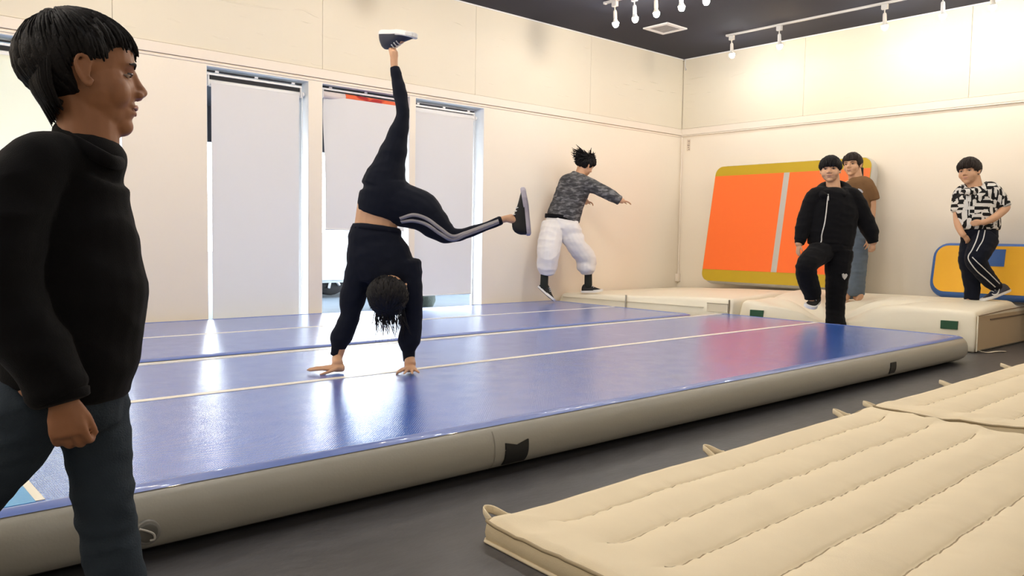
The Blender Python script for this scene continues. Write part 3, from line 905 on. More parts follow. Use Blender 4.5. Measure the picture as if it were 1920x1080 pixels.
# ================================================================== QUILTED FLOOR MATTRESSES
def mattress(label, corner, ux, uy, L, Wd, z0, zt, n_str, straps, gapcurl=None, seed=0, pitch=.205, first=.135):
    """corner = far-left corner; ux along the stitches, uy across towards the camera"""
    root = empty('floor_mattress', corner)
    tag(root, label, 'mattress', 'quilted cream mattresses')
    C0 = Vector(corner); ux = Vector(ux).normalized(); uy = Vector(uy).normalized()
    stl = [first+pitch*k for k in range(n_str)]
    def top(a, b):
        # distance to nearest stitch
        d = min(abs(b-s + .006*noise.noise(Vector((a*5, s*9, seed)))) for s in stl)
        fade = ss((a-.10)/.14)*ss((L-.06-a)/.14)
        puff = 1-fade*(1-min(1, d/.095)**.5)
        z = zt - .008 + .024*puff
        # puckers across the stitches
        z += .0080*noise.noise(Vector((a*30, b*7, seed)))*math.exp(-((d-.015)/.028)**2)*fade
        # creases at the free ends
        z += .010*(1-2*abs(noise.noise(Vector((a*4+b*2, b*8-a*3, seed+3)))))*(1-fade*.82)
        z += .004*noise.noise(Vector((a*2, b*2, seed+8)))
        e = min(a, L-a, b, Wd-b)
        if e < .03: z -= .018*(1-math.sqrt(max(0, 1-(1-e/.03)**2)))
        if gapcurl: z += gapcurl(a, b)
        return C0 + ux*a + uy*b + Vector((0, 0, z-C0.z))
    na = int(L/.016)
    rows = [0, .008, .02, .035]
    edges = [.035] + [s for s in stl if .06 < s < Wd-.06] + [Wd-.035]
    for e0, e1 in zip(edges[:-1], edges[1:]):
        for q in (.035, .09, .17, .28, .42, .58, .72, .83, .91, .965, 1.0): rows.append(e0+(e1-e0)*q)
    rows += [Wd-.02, Wd-.008, Wd]
    nb = len(rows)-1
    v = []; f = []
    for i in range(na+1):
        a = L*i/na
        for b in rows:
            s = min(stl, key=lambda t: abs(b-t))
            v.append(top(a, b - .006*noise.noise(Vector((a*5, s*9, seed)))*math.exp(-((b-s)/.05)**2)))
    w = nb+1
    for i in range(na):
        for j in range(nb):
            k = i*w+j; f.append((k, k+1, k+w+1, k+w))
    link('quilted_top', mesh('quilted_top', v, f), CANVAS, root)
    # side bands, slightly bulged
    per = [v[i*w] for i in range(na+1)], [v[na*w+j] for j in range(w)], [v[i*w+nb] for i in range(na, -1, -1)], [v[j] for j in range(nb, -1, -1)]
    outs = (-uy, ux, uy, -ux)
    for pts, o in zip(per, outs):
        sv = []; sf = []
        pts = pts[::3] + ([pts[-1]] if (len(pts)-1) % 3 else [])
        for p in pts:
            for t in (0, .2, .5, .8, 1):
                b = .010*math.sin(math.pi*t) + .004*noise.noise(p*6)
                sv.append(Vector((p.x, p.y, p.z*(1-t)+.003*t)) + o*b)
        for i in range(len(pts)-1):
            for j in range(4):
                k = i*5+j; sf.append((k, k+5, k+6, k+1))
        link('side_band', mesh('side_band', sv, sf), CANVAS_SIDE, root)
        pp = [p + o*.004 + Vector((0,0,.002)) for p in pts]
        MB().add(tube(pp, [.005]*len(pp), ref=(0,0,1), n=6, raw=True)).build('piping', STITCH, root, True)
        pp = [Vector((p.x, p.y, .006)) + o*.008 for p in pts]
        MB().add(tube(pp, [.006]*len(pp), ref=(0,0,1), n=6, raw=True)).build('piping', CANVAS, root, True)
    # stitch threads, widened dark lines that also shade the creases
    for s in stl:
        if s > Wd-.05: continue
        pts = []
        a = .17
        while a < L-.12:
            b = s - .006*noise.noise(Vector((a*5, s*9, seed)))
            pts.append(top(a, b) + Vector((0,0,.0012))); a += .016
        MB().add(tube(pts, [(.0036,.0016)]*len(pts), ref=(0,0,1), n=5, raw=True)).build('stitch_line', STITCH, root, True)
    for a in straps:
        p = C0 + ux*a - uy*.002; p.z = .052
        pts = [p, p - uy*.035 + Vector((0,0,.018)), p - uy*.062 + ux*.015 + Vector((0,0,.022)), p - uy*.055 + ux*.045 + Vector((0,0,.016)), p - uy*.02 + ux*.07, p + ux*.075]
        MB().add(tube(pts, [(.0025,.013)]*6, ref=(0,0,1), n=8, sub=4)).build('strap_loop', CANVAS, root, True)
    return root
mattress('near quilted cream mattress lying on the grey floor', (1.49, 1.775, .06), (1, .012, 0), (-.055, -1, 0), 2.56, 1.92, 0, .056, 9, (.02, 1.17, 2.27), seed=1)
mattress('far quilted cream mattress at the right picture edge', (4.085, 1.80, .06), (1, .008, 0), (.05, -1, 0), 2.55, 1.92, 0, .060, 9, (.0, 1.02, 2.12), seed=5,
         gapcurl=lambda a, b: .035*math.exp(-(a/.10)**2)*math.exp(-((b-.80)/.16)**2))
# ================================================================== PEOPLE
class Pose:
    """joints given as picture position + depth offset from the person's own distance"""
    def __init__(self, d): self.d = d; self.k = d/FPX
    def __call__(self, x, y, dd=0.0): return at(x, y, self.d+dd)
    def r(self, *px): return tuple(p*self.k for p in px) if len(px) > 1 else px[0]*self.k
    def limb(self, joints, ref=None, n=16, round_=.6, sub=5):
        """joints: (x, y, dd, ra[, rb]) with radii in picture units"""
        pts = [self(j[0], j[1], j[2]) for j in joints]
        rad = [(j[3]*self.k, (j[4] if len(j) > 4 else j[3])*self.k) for j in joints]
        return tube(pts, rad, ref=ref, n=n, round_=round_, sub=sub)

class Head:
    def __init__(self, c, fwd, up, h):
        self.c = Vector(c); self.h = h
        f = Vector(fwd).normalized(); u = Vector(up); u = (u - f*u.dot(f)).normalized()
        self.f, self.u, self.x = f, u, f.cross(u).normalized()
    def p(self, x, y, z): return self.c + (self.x*x + self.f*y + self.u*z)*self.h
    def e(self, c, r, nu=20, nv=12):
        return ellipsoid(self.p(*c), self.x*(r[0]*self.h), self.f*(r[1]*self.h), self.u*(r[2]*self.h), nu, nv)
    def shapes(self, chub=1.0):
        s = [self.e((0,-.05,.13), (.345,.43,.37)), self.e((0,.10,-.10), (.305*chub,.285,.35)), self.e((0,.12,-.27), (.24*chub,.22,.20)),
             self.e((0,.265,-.405), (.115,.10,.09)), self.e((0,.245,-.27), (.16,.13,.13)), self.e((0,.15,.15), (.285,.235,.25))]
        for k in (-1, 1):
            s.append(self.e((k*.165*chub,.205,-.15), (.135,.13,.15)))
            rim = [self.p(k*.352,.03,-.105), self.p(k*.365,.0,-.15), self.p(k*.372,-.045,-.10), self.p(k*.392,-.085,.0), self.p(k*.388,-.06,.075), self.p(k*.365,.0,.075), self.p(k*.35,.03,.02)]
            s.append(tube(rim, [.024*self.h, .026*self.h, .018*self.h, .017*self.h, .018*self.h, .016*self.h, .014*self.h], ref=self.x, n=8, sub=3))
            s.append(self.e((k*.352,-.02,-.02), (.022,.055,.085), 12, 8))
            s.append(self.e((k*.052,.405,-.135), (.045,.045,.036), 12, 8))
        s.append(tube([self.p(0,.355,.05), self.p(0,.385,-.03), self.p(0,.435,-.115)], [.045*self.h, .05*self.h, .055*self.h], ref=self.f, n=12))
        s.append(self.e((0,.345,-.235), (.115,.045,.035), 14, 8)); s.append(self.e((0,.34,-.29), (.10,.045,.035), 14, 8))
        return s
    def post(self, c, n):
        l = c - self.c
        q = Vector((l.dot(self.x), l.dot(self.f), l.dot(self.u)))/self.h
        if q.length > .8 or q.y < 0: return c
        d = 0
        for k in (-1, 1):
            d += .040*math.exp(-((abs(q.x)-.145)/.075)**2-((q.z-.005)/.05)**2)*(1 if q.x*k > 0 else 0)
        d += .016*math.exp(-(q.x/.12)**2-((q.z+.262)/.013)**2)*(1 if q.y > .2 else 0)
        d -= .012*math.exp(-((abs(q.x)-.14)/.10)**2-((q.z-.085)/.04)**2)
        return c - self.f*(d*self.h)
    def face(self, parent, hair, open_=.022):
        h = self.h
        for k in (-1, 1):
            e = MB().add(self.e((k*.145,.306,.0), (.060,.034,open_*.85), 16, 10)).build('eye', EYEW, parent, True)
            MB().add(self.e((k*.148,.332,.0), (.026,.014,open_*.95), 12, 8)).build('iris', IRIS, e, True)
            MB().add(tube([self.p(k*.075,.338,open_*.7), self.p(k*.145,.348,open_*1.35), self.p(k*.215,.310,open_*.6)], [.007*h,.010*h,.006*h], ref=self.f, n=8)).build('eyelid', IRIS, parent, True)
            MB().add(tube([self.p(k*.07,.375,.085), self.p(k*.14,.375,.105), self.p(k*.225,.325,.085)], [(.012*h,.008*h),(.014*h,.009*h),(.006*h,.006*h)], ref=self.f, n=8)).build('eyebrow', hair, parent, True)
        MB().add(tube([self.p(-.10,.358,-.258), self.p(-.04,.388,-.240), self.p(0,.391,-.245), self.p(.04,.388,-.240), self.p(.10,.358,-.258)], [(.006*h,.010*h),(.020*h,.012*h),(.018*h,.012*h),(.020*h,.012*h),(.006*h,.010*h)], ref=self.f, n=8)).add(
            tube([self.p(-.085,.354,-.272), self.p(0,.380,-.292), self.p(.085,.354,-.272)], [(.006*h,.008*h),(.022*h,.012*h),(.006*h,.008*h)], ref=self.f, n=8)).build('lips', LIP, parent, True)
    def hair(self, parent, m, front=.10, side=-.03, back=-.30, n=230, thick=.035, messy=.3, seed=1, width=.045, fly=0.0, fly_dir=None, part=0.0, name='hair', hang=None, nape=0):
        rnd = random.Random(seed)
        C = Vector((0,-.045,.125)); R3 = Vector((.362,.447,.385))
        ax = Vector((part,-.34,.94)).normalized()
        fr = (Vector((0,1,0)) - ax*ax.y).normalized(); sd = ax.cross(fr)
        def zmin(ph):
            c = math.cos(ph)
            s = abs(math.sin(ph))
            if c > 0: return side + (front-side)*ss((c-.30)/.35)
            return side + (back-side)*ss((-c-.15)/.5)
        def pos(th, ph, off):
            d = ax*math.cos(th) + (fr*math.cos(ph) + sd*math.sin(ph))*math.sin(th)
            return C + Vector((d.x*R3.x, d.y*R3.y, d.z*R3.z))*(1+off)
        def th_end(ph):
            th = .3; zm = zmin(ph)
            while th < 2.7 and pos(th, ph, 0).z > zm: th += .02
            return th
        W = lambda q: self.p(q.x, q.y, q.z)
        mb = MB()
        # under-cap
        A, B = 44, 16
        v = []; f = []
        for j in range(B+1):
            for i in range(A):
                ph = 2*math.pi*i/A
                th = (th_end(ph)-.03)*j/B + 1e-3
                v.append(W(pos(th, ph, .02 + (.02 if j < B else -.06) + .01*noise.noise(Vector((i*.7, j*.8, seed))))))
        for j in range(B):
            for i in range(A):
                f.append((j*A+i, j*A+(i+1) % A, (j+1)*A+(i+1) % A, (j+1)*A+i))
        f.append(tuple(range(A)))
        mb.add((v, f))
        for k in range(n):
            ph = rnd.uniform(-math.pi, math.pi)
            te = th_end(ph)*rnd.uniform(.93, 1.03)
            t0 = rnd.uniform(.0, .72)*te
            L = min(te-t0, rnd.uniform(.6, 1.4))
            t1 = t0+L
            dp = rnd.gauss(0, .12)*messy*2
            lift = rnd.uniform(.3, 1)*thick
            pts = []; rad = []
            S = 6
            up = rnd.uniform(0, 1)*fly
            for s in range(S+1):
                t = s/S
                q0 = pos(t0+L*t, ph+dp*t, 0)
                tap = (.25+.75*ss((q0.z+.22)/.25)) if q0.y < .1 else 1.0
                q = pos(t0+L*t, ph+dp*t, (.03+lift*math.sin(math.pi*min(1, t*.85+.1)))*tap+up*t*t)
                q += Vector((rnd.gauss(0,.006), rnd.gauss(0,.006), rnd.gauss(0,.006)))*messy*2
                w = W(q)
                if fly_dir is not None: w = w + Vector(fly_dir)*(self.h*up*t*t)
                if hang is not None and t > .5: w = w + Vector((0,0,-1))*(self.h*hang*((t-.5)*2)**2*rnd.uniform(.4,1.2)) + Vector((rnd.gauss(0,.01), rnd.gauss(0,.01), 0))*self.h
                pts.append(w)
                ww = width*self.h*rnd.uniform(.85,1.15)*(1-.85*t**2.2)
                rad.append((ww, ww*.38))
            mb.add(tube(pts, rad, ref=(pts[3]-W(C)), n=6, raw=True, round_=.3))
        for k in range(nape):
            x = rnd.uniform(-.29, .29); c_ = math.sqrt(max(0, 1-(x/.33)**2))
            z1 = rnd.uniform(-.45, -.37)+.12*(x/.29)**2
            pts = [self.p(x*1.15, -.06-.35*c_, .06), self.p(x*1.10, -.06-.345*c_, -.12), self.p(x*.95, -.06-.27*c_, -.27), self.p(x*.8, -.06-.195*c_, z1)]
            ww = width*self.h
            mb.add(tube(pts, [(ww*1.1, ww*.5), (ww*1.1, ww*.45), (ww, ww*.35), (ww*.3, ww*.1)], ref=self.f, n=6, sub=3))
        return mb.build(name, m, parent, True)

def hand(w, d, palm, thumb, L, curl=.35, spread=.12, rad=.047, thumb_out=.75):
    """palm plus five fingers. w wrist, d finger direction, palm normal (out of the palm), thumb side"""
    w = Vector(w); d = Vector(d).normalized()
    palm = Vector(palm); palm = (palm - d*palm.dot(d)).normalized()
    th = d.cross(palm).normalized()
    if th.dot(Vector(thumb)) < 0: th = -th
    out = [tube([w - d*.06*L, w + d*.10*L, w + d*.30*L, w + d*.47*L], [(.13*L,.11*L), (.165*L,.12*L), (.215*L,.095*L), (.20*L,.075*L)], ref=palm, n=14)]
    for k, (o, ln) in enumerate(((.165,.44), (.058,.49), (-.052,.46), (-.160,.36))):
        b = w + d*(.44*L - abs(o)*.12*L) + th*(o*L)
        a = spread*(o*6)
        dd = (d*math.cos(a) + th*math.sin(a)).normalized()
        pts = [b - dd*.06*L, b]; cur = b; ang = 0
        for s, fr in enumerate((.42, .33, .25)):
            ang += curl*(.7 if s == 0 else 1.0)
            v = dd*math.cos(ang) + palm*math.sin(ang)
            cur = cur + v*(ln*fr*L); pts.append(cur)
        out.append(tube(pts, [rad*L, rad*L, rad*.98*L, rad*.88*L, rad*.74*L], ref=th, n=10, sub=3))
    b = w + d*.10*L + th*.11*L
    v1 = (d*.75 + th*thumb_out + palm*.25).normalized(); v2 = (d*.95 + th*thumb_out*.35 + palm*(.25+curl*.5)).normalized()
    out.append(tube([b, b+v1*.22*L, b+v1*.22*L+v2*.17*L, b+v1*.22*L+v2*.30*L], [rad*1.35*L, rad*1.15*L, rad*1.0*L, rad*.75*L], ref=palm, n=10, sub=3))
    return out

def shoe(parent, heel, toe, up, W, Hh, mats, laces=True, stripe=None, name='shoe', outsole=None):
    """sneaker: heel and toe on the sole plane, up points from sole to ankle"""
    heel, toe = Vector(heel), Vector(toe); d = toe-heel; L = d.length; d.normalize()
    up = Vector(up); up = (up - d*up.dot(d)).normalized(); sd = d.cross(up)
    prof = [(-.02,.60,.55),(.06,.78,.92),(.18,.80,1.0),(.32,.80,.96),(.48,.86,.78),(.62,.95,.60),(.78,1.0,.46),(.90,.88,.36),(.98,.55,.24)]
    v = []; f = []; n = 14
    for t, w, h in prof:
        for k in range(n):
            a = math.pi*2*k/n
            x = math.cos(a)*.5*w*W; z = math.sin(a)
            zz = (.22 + (h-.22)*.5*(1+z)) if z > -1 else .2
            zz = .20 + max(0, z)*(h-.20) if z > 0 else .20+z*.08
            x *= (1-.25*max(0, z)**2)
            v.append(heel + d*(t*L) + sd*x + up*(zz*Hh))
    m = len(prof)
    for i in range(m-1):
        for k in range(n):
            f.append((i*n+k, i*n+(k+1) % n, (i+1)*n+(k+1) % n, (i+1)*n+k))
    f.append(tuple(reversed(range(n)))); f.append(tuple((m-1)*n+k for k in range(n)))
    me = mesh('shoe', v, f)
    bm = bmesh.new(); bm.from_mesh(me); bmesh.ops.recalc_face_normals(bm, faces=bm.faces); bm.to_mesh(me); bm.free()
    o = link(name, me, mats[0], parent)
    md = o.modifiers.new('s', 'SUBSURF'); md.levels = md.render_levels = 1
    # sole
    ol = [(-.04,.30),(0,.62),(.12,.80),(.30,.76),(.45,.78),(.62,.98),(.78,1.06),(.92,.90),(1.0,.5),(1.02,.15)]
    pts = [(t, w*.5) for t, w in ol] + [(t, -w*.5) for t, w in reversed(ol)]
    def slab(nm, z0, z1, sc, mt):
        N = len(pts); vv = []
        for z in (z0, z1):
            for t, w in pts:
                zz = z + (.07 if t > .9 else (.03 if t > .75 else 0))*(1)
                vv.append(heel + d*((t-.5)*sc*L + .5*L) + sd*(w*W*sc*1.04) + up*(zz*Hh))
        ff = [tuple(reversed(range(N))), tuple(range(N, 2*N))] + [(i, (i+1) % N, N+(i+1) % N, N+i) for i in range(N)]
        me2 = mesh(nm, vv, ff, False)
        bm = bmesh.new(); bm.from_mesh(me2); bmesh.ops.recalc_face_normals(bm, faces=bm.faces); bmesh.ops.bevel(bm, geom=bm.edges[:], offset=.004, segments=2, affect='EDGES'); bm.to_mesh(me2); bm.free()
        return link(nm, me2, mt, o)
    slab('sole', .03, .27, 1.0, mats[1])
    slab('outsole', 0.0, .05, .93, outsole or mats[1])
    if laces:
        lm = MB()
        for t, hh in ((.44,.84),(.51,.74),(.58,.65)):
            c = heel + d*(t*L) + up*(hh*Hh)
            lm.add(tube([c - sd*.26*W - up*.09*Hh, c + up*.02*Hh, c + sd*.26*W - up*.09*Hh], [.006*L*2]*3, ref=up, n=6, sub=3))
        lm.build('laces', mats[2] if len(mats) > 2 else SHOEWHT, o, True)
    return o

def ribbon(name, obj, pose, path, w, mt, parent, off=.0035):
    """narrow band of cloth laid on a garment along a path"""
    me = obj.data
    bv = BVHTree.FromPolygons([v.co for v in me.vertices], [tuple(p.vertices) for p in me.polygons])
    pts = []
    cp, _ = catmull([Vector((x, y, 0)) for x, y in path], [1]*len(path), 8)
    for q in cp:
        dr = (at(q.x, q.y, 1.0)-CAM).normalized()
        hit = bv.ray_cast(CAM, dr)
        if hit[0] is not None: pts.append((hit[0], hit[1]))
    if len(pts) < 2: return None
    v = []; f = []
    for i, (p, nn) in enumerate(pts):
        t = (pts[min(i+1, len(pts)-1)][0] - pts[max(i-1, 0)][0]).normalized()
        s = t.cross(nn).normalized()*w/2
        for o_ in (off, -off): 
            v += [p + nn*o_ - s, p + nn*o_ + s]
    for i in range(len(pts)-1):
        a = i*4; b = a+4
        f += [(a, a+1, b+1, b), (a+2, b+2, b+3, a+3), (a, b, b+2, a+2), (a+1, a+3, b+3, b+1)]
    return link(name, mesh(name, v, f), mt, parent)

def person(label, base):
    e = empty('person', base)
    tag(e, label, 'person')
    return e
def cuff(P, a, b, mt, parent, name='cuff'):
    return MB().add(P.limb([a, b], round_=.25)).build(name, mt, parent, True)

# ---- 1. boy walking past in the foreground
P = Pose(1.60)
e = person('boy in black jacket and dark jeans walking past at left, close up', (at(140, 900, 1.6).x, at(140, 900, 1.6).y, 0))
H = Head(P(160, 142), RIGHT*.86 + FWD*.50 - DOWN*.02, -DOWN + RIGHT*.02, .236)
wr_ = P(116, 742, -.14)
sh = H.shapes(1.0) + [P.limb([(150,175,0,52,50),(165,235,0,53,50),(160,300,0,60,52)])]
sh += [P.limb([(150,300,0,70,60),(125,420,0,95,80),(120,560,0,95,80),(122,720,0,85,72)]),
       P.limb([(75,345,-.11,38),(22,540,-.16,34),(90,690,-.145,27),(116,740,-.14,25,20)]),
       P.limb([(195,340,.14,36),(190,540,.16,32),(210,690,.14,25)]),
       P.limb([(168,740,.07,48),(190,900,.05,40),(226,1110,.06,30),(238,1240,.07,26)]),
       P.limb([(80,740,-.07,48),(-35,910,-.05,38),(-190,1090,-.04,28),(-265,1180,-.04,24)])]
sh += hand(wr_, DOWN*.97 + RIGHT*.16, FWD*.9 - RIGHT*.2, RIGHT - FWD*.1, .152, curl=.85, spread=.05, rad=.056, thumb_out=.35)
sh += [P.limb([(238,1230,.07,20),(300,1270,.09,14)]), P.limb([(-265,1180,-.04,16),(-215,1240,-.02,12)])]
remesh('body', sh, .0034, 5, SKIN_SHADED, e, H.post)
H.face(e, HAIR, .013)
H.hair(e, HAIR, front=.20, side=.07, back=-.40, n=520, thick=.03, messy=.14, seed=3, width=.036, nape=70)
sh = [P.limb([(150,258,0,47,46),(152,292,0,78,72),(135,330,0,102,92),(116,450,0,136,112),(118,560,0,151,118),(124,660,0,128,112),(124,738,0,113,104)], n=24, round_=.2),
      P.limb([(120,300,-.05,50),(60,325,-.10,62),(8,430,-.15,64),(8,560,-.165,58),(70,660,-.15,52),(113,735,-.14,50,42)], n=18, round_=.3),
      P.limb([(165,345,.10,52),(160,540,.13,50),(190,690,.12,38)], n=18)]
jk = remesh('jacket', sh, .006, 8, BLACKCL, e, folds(.009, (7,7,12), 2))
MB().add(tube([P(106,246,-.03), P(150,272,-.062), P(206,302,-.05), P(226,302,.02), P(185,268,.07), P(120,238,.045), P(106,246,-.03)], [P.r(8,13)]*7, ref=UPW, n=12)).build('collar', BLACKCL, e, True)
MB().add(P.limb([(113,738,-.14,48,40),(117,752,-.14,46,38)], round_=.15)).build('cuff', BLACKCL, e, True)
sh = [P.limb([(124,700,0,106,96),(122,770,0,100,90)]),
      P.limb([(165,745,.06,72),(178,810,.06,62),(190,900,.05,55),(204,1000,.05,52),(219,1085,.055,51),(238,1200,.07,50)], n=18, round_=.2),
      P.limb([(70,745,-.06,74),(25,825,-.06,64),(-38,910,-.05,54),(-110,1000,-.045,50),(-235,1150,-.04,46)], n=18, round_=.2)]
remesh('jeans', sh, .006, 6, DENIM_DK, e, folds(.007, (9,9,20), 5))
fz = on_z(240, 1270, 0); 
shoe(e, Vector((P(225,1290,.06).x, P(225,1290,.06).y, 0)), Vector((P(415,1290,.14).x, P(415,1290,.14).y, 0)), UPW, .085, .085, (SHOEBLK, SHOEWHT))
pa = P(-285,1205,-.04); shoe(e, pa + Vector((0,0,.05)), Vector((P(-165,1290,.0).x, P(-165,1290,.0).y, 0.0)), RIGHT*.5+UPW*.8, .085, .085, (SHOEBLK, SHOEWHT))

# ---- 2. woman in a handstand
P = Pose(4.15)
hl = on_z(633, 690, .224); hr = on_z(769, 690, .224)
e = person('person in black doing a handstand on the near blue track', ((hl.x+hr.x)/2, (hl.y+hr.y)/2, .2))
H = Head(P(728, 545, -.10), FWD*.90 + DOWN*.35, DOWN*.97 - FWD*.30, .242)
RH = Vector((RIGHT.x, RIGHT.y, 0)).normalized(); FH = Vector((FWD.x, FWD.y, 0)).normalized()
dl = (hl - P(632,676)).length
sh = H.shapes(.95) + [P.limb([(720,495,0,20),(725,522,-.05,18),(727,540,-.08,17)])]
sh += [P.limb([(712,385,0,42,32),(706,412,0,40,28),(704,450,0,42,29),(714,492,0,44,30)]),
       P.limb([(680,500,0,18),(663,548,0,17),(655,595,0,14),(638,650,0,11),(631,676,0,9.5,8.5)]) ,
       P.limb([(762,500,0,18),(770,550,0,16),(771,600,0,14),(767,650,0,11),(768,676,0,9.5,8.5)]),
       P.limb([(720,350,0,28,24),(735,292,0,17),(746,250,0,11),(755,214,0,7.5),(750,175,0,8),(742,137,0,7),(739,120,0,7),(739,98,0,7.5)]),
       P.limb([(735,380,0,28,24),(785,396,0,24),(812,418,0,17),(836,436,0,12),(856,440,0,7),(880,435,0,6),(920,421,0,5.5),(942,412,0,6.5),(960,408,0,7)])]
sh += [tube([P(631,670), hl + Vector((0,0,.018))], [P.r(9.5,8.5), P.r(11,10)], ref=FWD, n=14), tube([P(768,670), hr + Vector((0,0,.018))], [P.r(9.5,8.5), P.r(11,10)], ref=FWD, n=14)]
sh += hand(hl + RH*.015, -RH*1.0 - FH*.12, (0,0,-1), -FH, .178, curl=.05, spread=.16, rad=.044)
sh += hand(hr + FH*.02, -FH*1.0 + RH*.06, (0,0,-1), -RH, .172, curl=.05, spread=.40, rad=.044, thumb_out=1.0)
sh += [P.limb([(739,105,0,8),(736,85,.02,7),(755,75,-.05,5)]), P.limb([(955,410,0,8),(974,412,0,7),(980,385,0,5)])]
remesh('body', sh, .0036, 4, SKIN, e, H.post)
H.hair(e, HAIR, front=.05, side=-.38, back=-.52, n=520, thick=.09, messy=.35, seed=8, width=.045, hang=.12)
# loose ends falling towards the mat
hm = MB(); rnd = random.Random(4)
for k in range(130):
    x = rnd.uniform(702, 758); b = P(x, rnd.uniform(578, 598), rnd.uniform(-.17,-.03)); l = rnd.uniform(.05,.13); s_ = rnd.gauss(.01,.02)
    hm.add(tube([b, b + Vector((s_*.4*RH.x, s_*.4*RH.y, -l*.5)), b + Vector((s_*RH.x, s_*RH.y, -l))], [(.0026,.0016),(.0016,.0011),(.0004,.0004)], ref=FWD, n=5, sub=2))
hm.build('loose_hair', HAIR, e, True)
sh = [P.limb([(706,428,0,46,34),(704,450,0,51,37),(710,482,0,60,40),(722,512,0,58,39),(724,528,.01,40,32)], n=22, round_=.25),
      P.limb([(682,496,0,30,28),(664,548,0,25,23),(655,596,0,18.5),(640,632,0,20),(635,650,0,14)], n=16, round_=.4),
      P.limb([(760,496,0,30,28),(770,550,0,22,22),(772,600,0,19),(767,637,0,21),(766,656,0,14)], n=16, round_=.4)]
remesh('sweatshirt', sh, .0055, 6, NAVYCL, e, folds(.006, (10,10,14), 7))
cuff(P, (635,646,0,12.5), (630,666,0,11), NAVYCL, e); cuff(P, (766,652,0,12.5), (767,676,0,11), NAVYCL, e)
MB().add(tube([P(706,424), P(705,433)], [P.r(44.5,33), P.r(48,36)], ref=FWD, n=24, sub=1, round_=.05)).build('waist_hem', NAVYCL, e, True)
sh = [P.limb([(711,404,0,42,33),(716,388,0,47,36),(724,365,0,50,38),(724,345,0,42,35)], n=22, round_=.15),
      P.limb([(718,352,0,42,36),(735,292,0,26.5,26),(746,253,0,18.5,20),(755,214,0,12,15),(750,175,0,12.5,13),(742,137,0,9.5,10),(740,126,0,9,9)], n=16, round_=.15),
      P.limb([(732,378,0,42,36),(785,394,0,38,34),(812,417,0,29,27),(836,436,0,20.5,20),(856,441,0,12.5,13),(880,435,0,9.5,11),(920,421,0,7.5,9),(940,413,0,8,9)], n=16, round_=.15)]
tr = remesh('trousers', sh, .0055, 6, NAVYCL, e, folds(.005, (9,9,12), 9))
for o_ in (0, 11):
    ribbon('side_stripe', tr, P, [(750+o_*.2,410+o_*.55),(775,403+o_),(800,410+o_),(825,428+o_*.9),(848,443+o_*.6),(872,437+o_*.35),(905,425+o_*.3),(935,414+o_*.2)], P.r(6.5), GREYSTR, e)
shoe(e, P(718,58,.05), P(778,58,-.11), DOWN, .088, .10, (SHOENAVY, SHOEWHT))
shoe(e, P(996,438,0), P(988,352,0), -RIGHT, .088, .10, (SHOEBLK, mat('grey_lilac_sole', (.45,.42,.50), .6)))

# ---- 3. boy in grey camouflage top and white trousers
P = Pose(8.86)
fr_ = P(1110, 547)
e = person('boy with wild hair in grey patterned top and baggy white trousers', (fr_.x, fr_.y, .29))
H = Head(P(1098, 310), RIGHT*.72 + FWD*.45 + DOWN*.42, -DOWN*.9 + RIGHT*.35, .222)
sh = H.shapes(.95) + [P.limb([(1092,312,0,9),(1086,332,0,9.5)])]
sh += [P.limb([(1080,338,0,22,15),(1064,378,0,20,14),(1055,415,0,18,13)]),
       P.limb([(1100,346,-.05,9),(1135,361,-.10,7.5),(1160,374,-.12,5.5),(1168,377,-.12,5)]),
       P.limb([(1088,350,.14,8.5),(1088,372,.2,7),(1100,379,.16,5.5)]),
       P.limb([(1040,420,0,12),(1029,475,-.12,8),(1022,515,-.10,6),(1020,538,-.09,5.5)]),
       P.limb([(1064,420,0,12),(1088,470,.03,8),(1102,510,.12,6),(1103,535,.16,5.5)]),
       P.limb([(1020,538,-.09,5),(1028,550,-.12,3.5)]), P.limb([(1103,535,.16,5),(1112,543,.15,3.5)])]
sh += hand(P(1166,377,-.12), RIGHT*.96 + DOWN*.12, DOWN, FWD, .125, curl=.3, spread=.06, rad=.055)
sh += hand(P(1099,379,.16), RIGHT*.95 + DOWN*.05, DOWN, FWD, .115, curl=.6, spread=.05, rad=.055)
remesh('body', sh, .0055, 3, SKIN, e, H.post)
H.face(e, HAIR)
H.hair(e, HAIR, front=.10, side=-.08, back=-.34, n=420, thick=.11, messy=.9, seed=21, width=.05, fly=.55, fly_dir=-DOWN*.75 - RIGHT*.25)
sh = [P.limb([(1087,327,0,15,12),(1079,346,0,31,20),(1066,378,0,30,20),(1056,409,0,32,21)], n=20, round_=.15),
      P.limb([(1085,340,-.02,16),(1100,346,-.05,14.5),(1120,353,-.08,12.5),(1140,363,-.11,11.5),(1162,376,-.12,9.5)], n=14, round_=.2),
      P.limb([(1086,350,.12,12),(1089,370,.18,10.5),(1096,378,.18,8)], n=14, round_=.2)]
remesh('patterned_top', sh, .0075, 5, CAMO, e, folds(.007, (8,8,14), 12))
MB().add(tube([P(1054,405), P(1053,412)], [P.r(32.5,21.5), P.r(32,21)], ref=FWD, n=22, sub=1, round_=.05)).build('hem_band', BLACKCL, e, True)
sh = [P.limb([(1054,411,0,30,20),(1053,430,0,33,22)], n=20, round_=.1),
      P.limb([(1038,424,0,22),(1031,452,-.08,21),(1028,478,-.12,20.5),(1026,500,-.11,18.5),(1026,513,-.10,13)], n=16, round_=.15),
      P.limb([(1064,424,0,23),(1076,450,.0,19),(1087,468,.03,17.5),(1098,484,.08,18),(1100,500,.10,17.5),(1101,512,.12,11.5)], n=16, round_=.15)]
remesh('trousers', sh, .0075, 4, WHITECL, e, folds(.017, (5,5,9), 15))
SOCK = mat('dark_sock', (.018,.022,.018), .9)
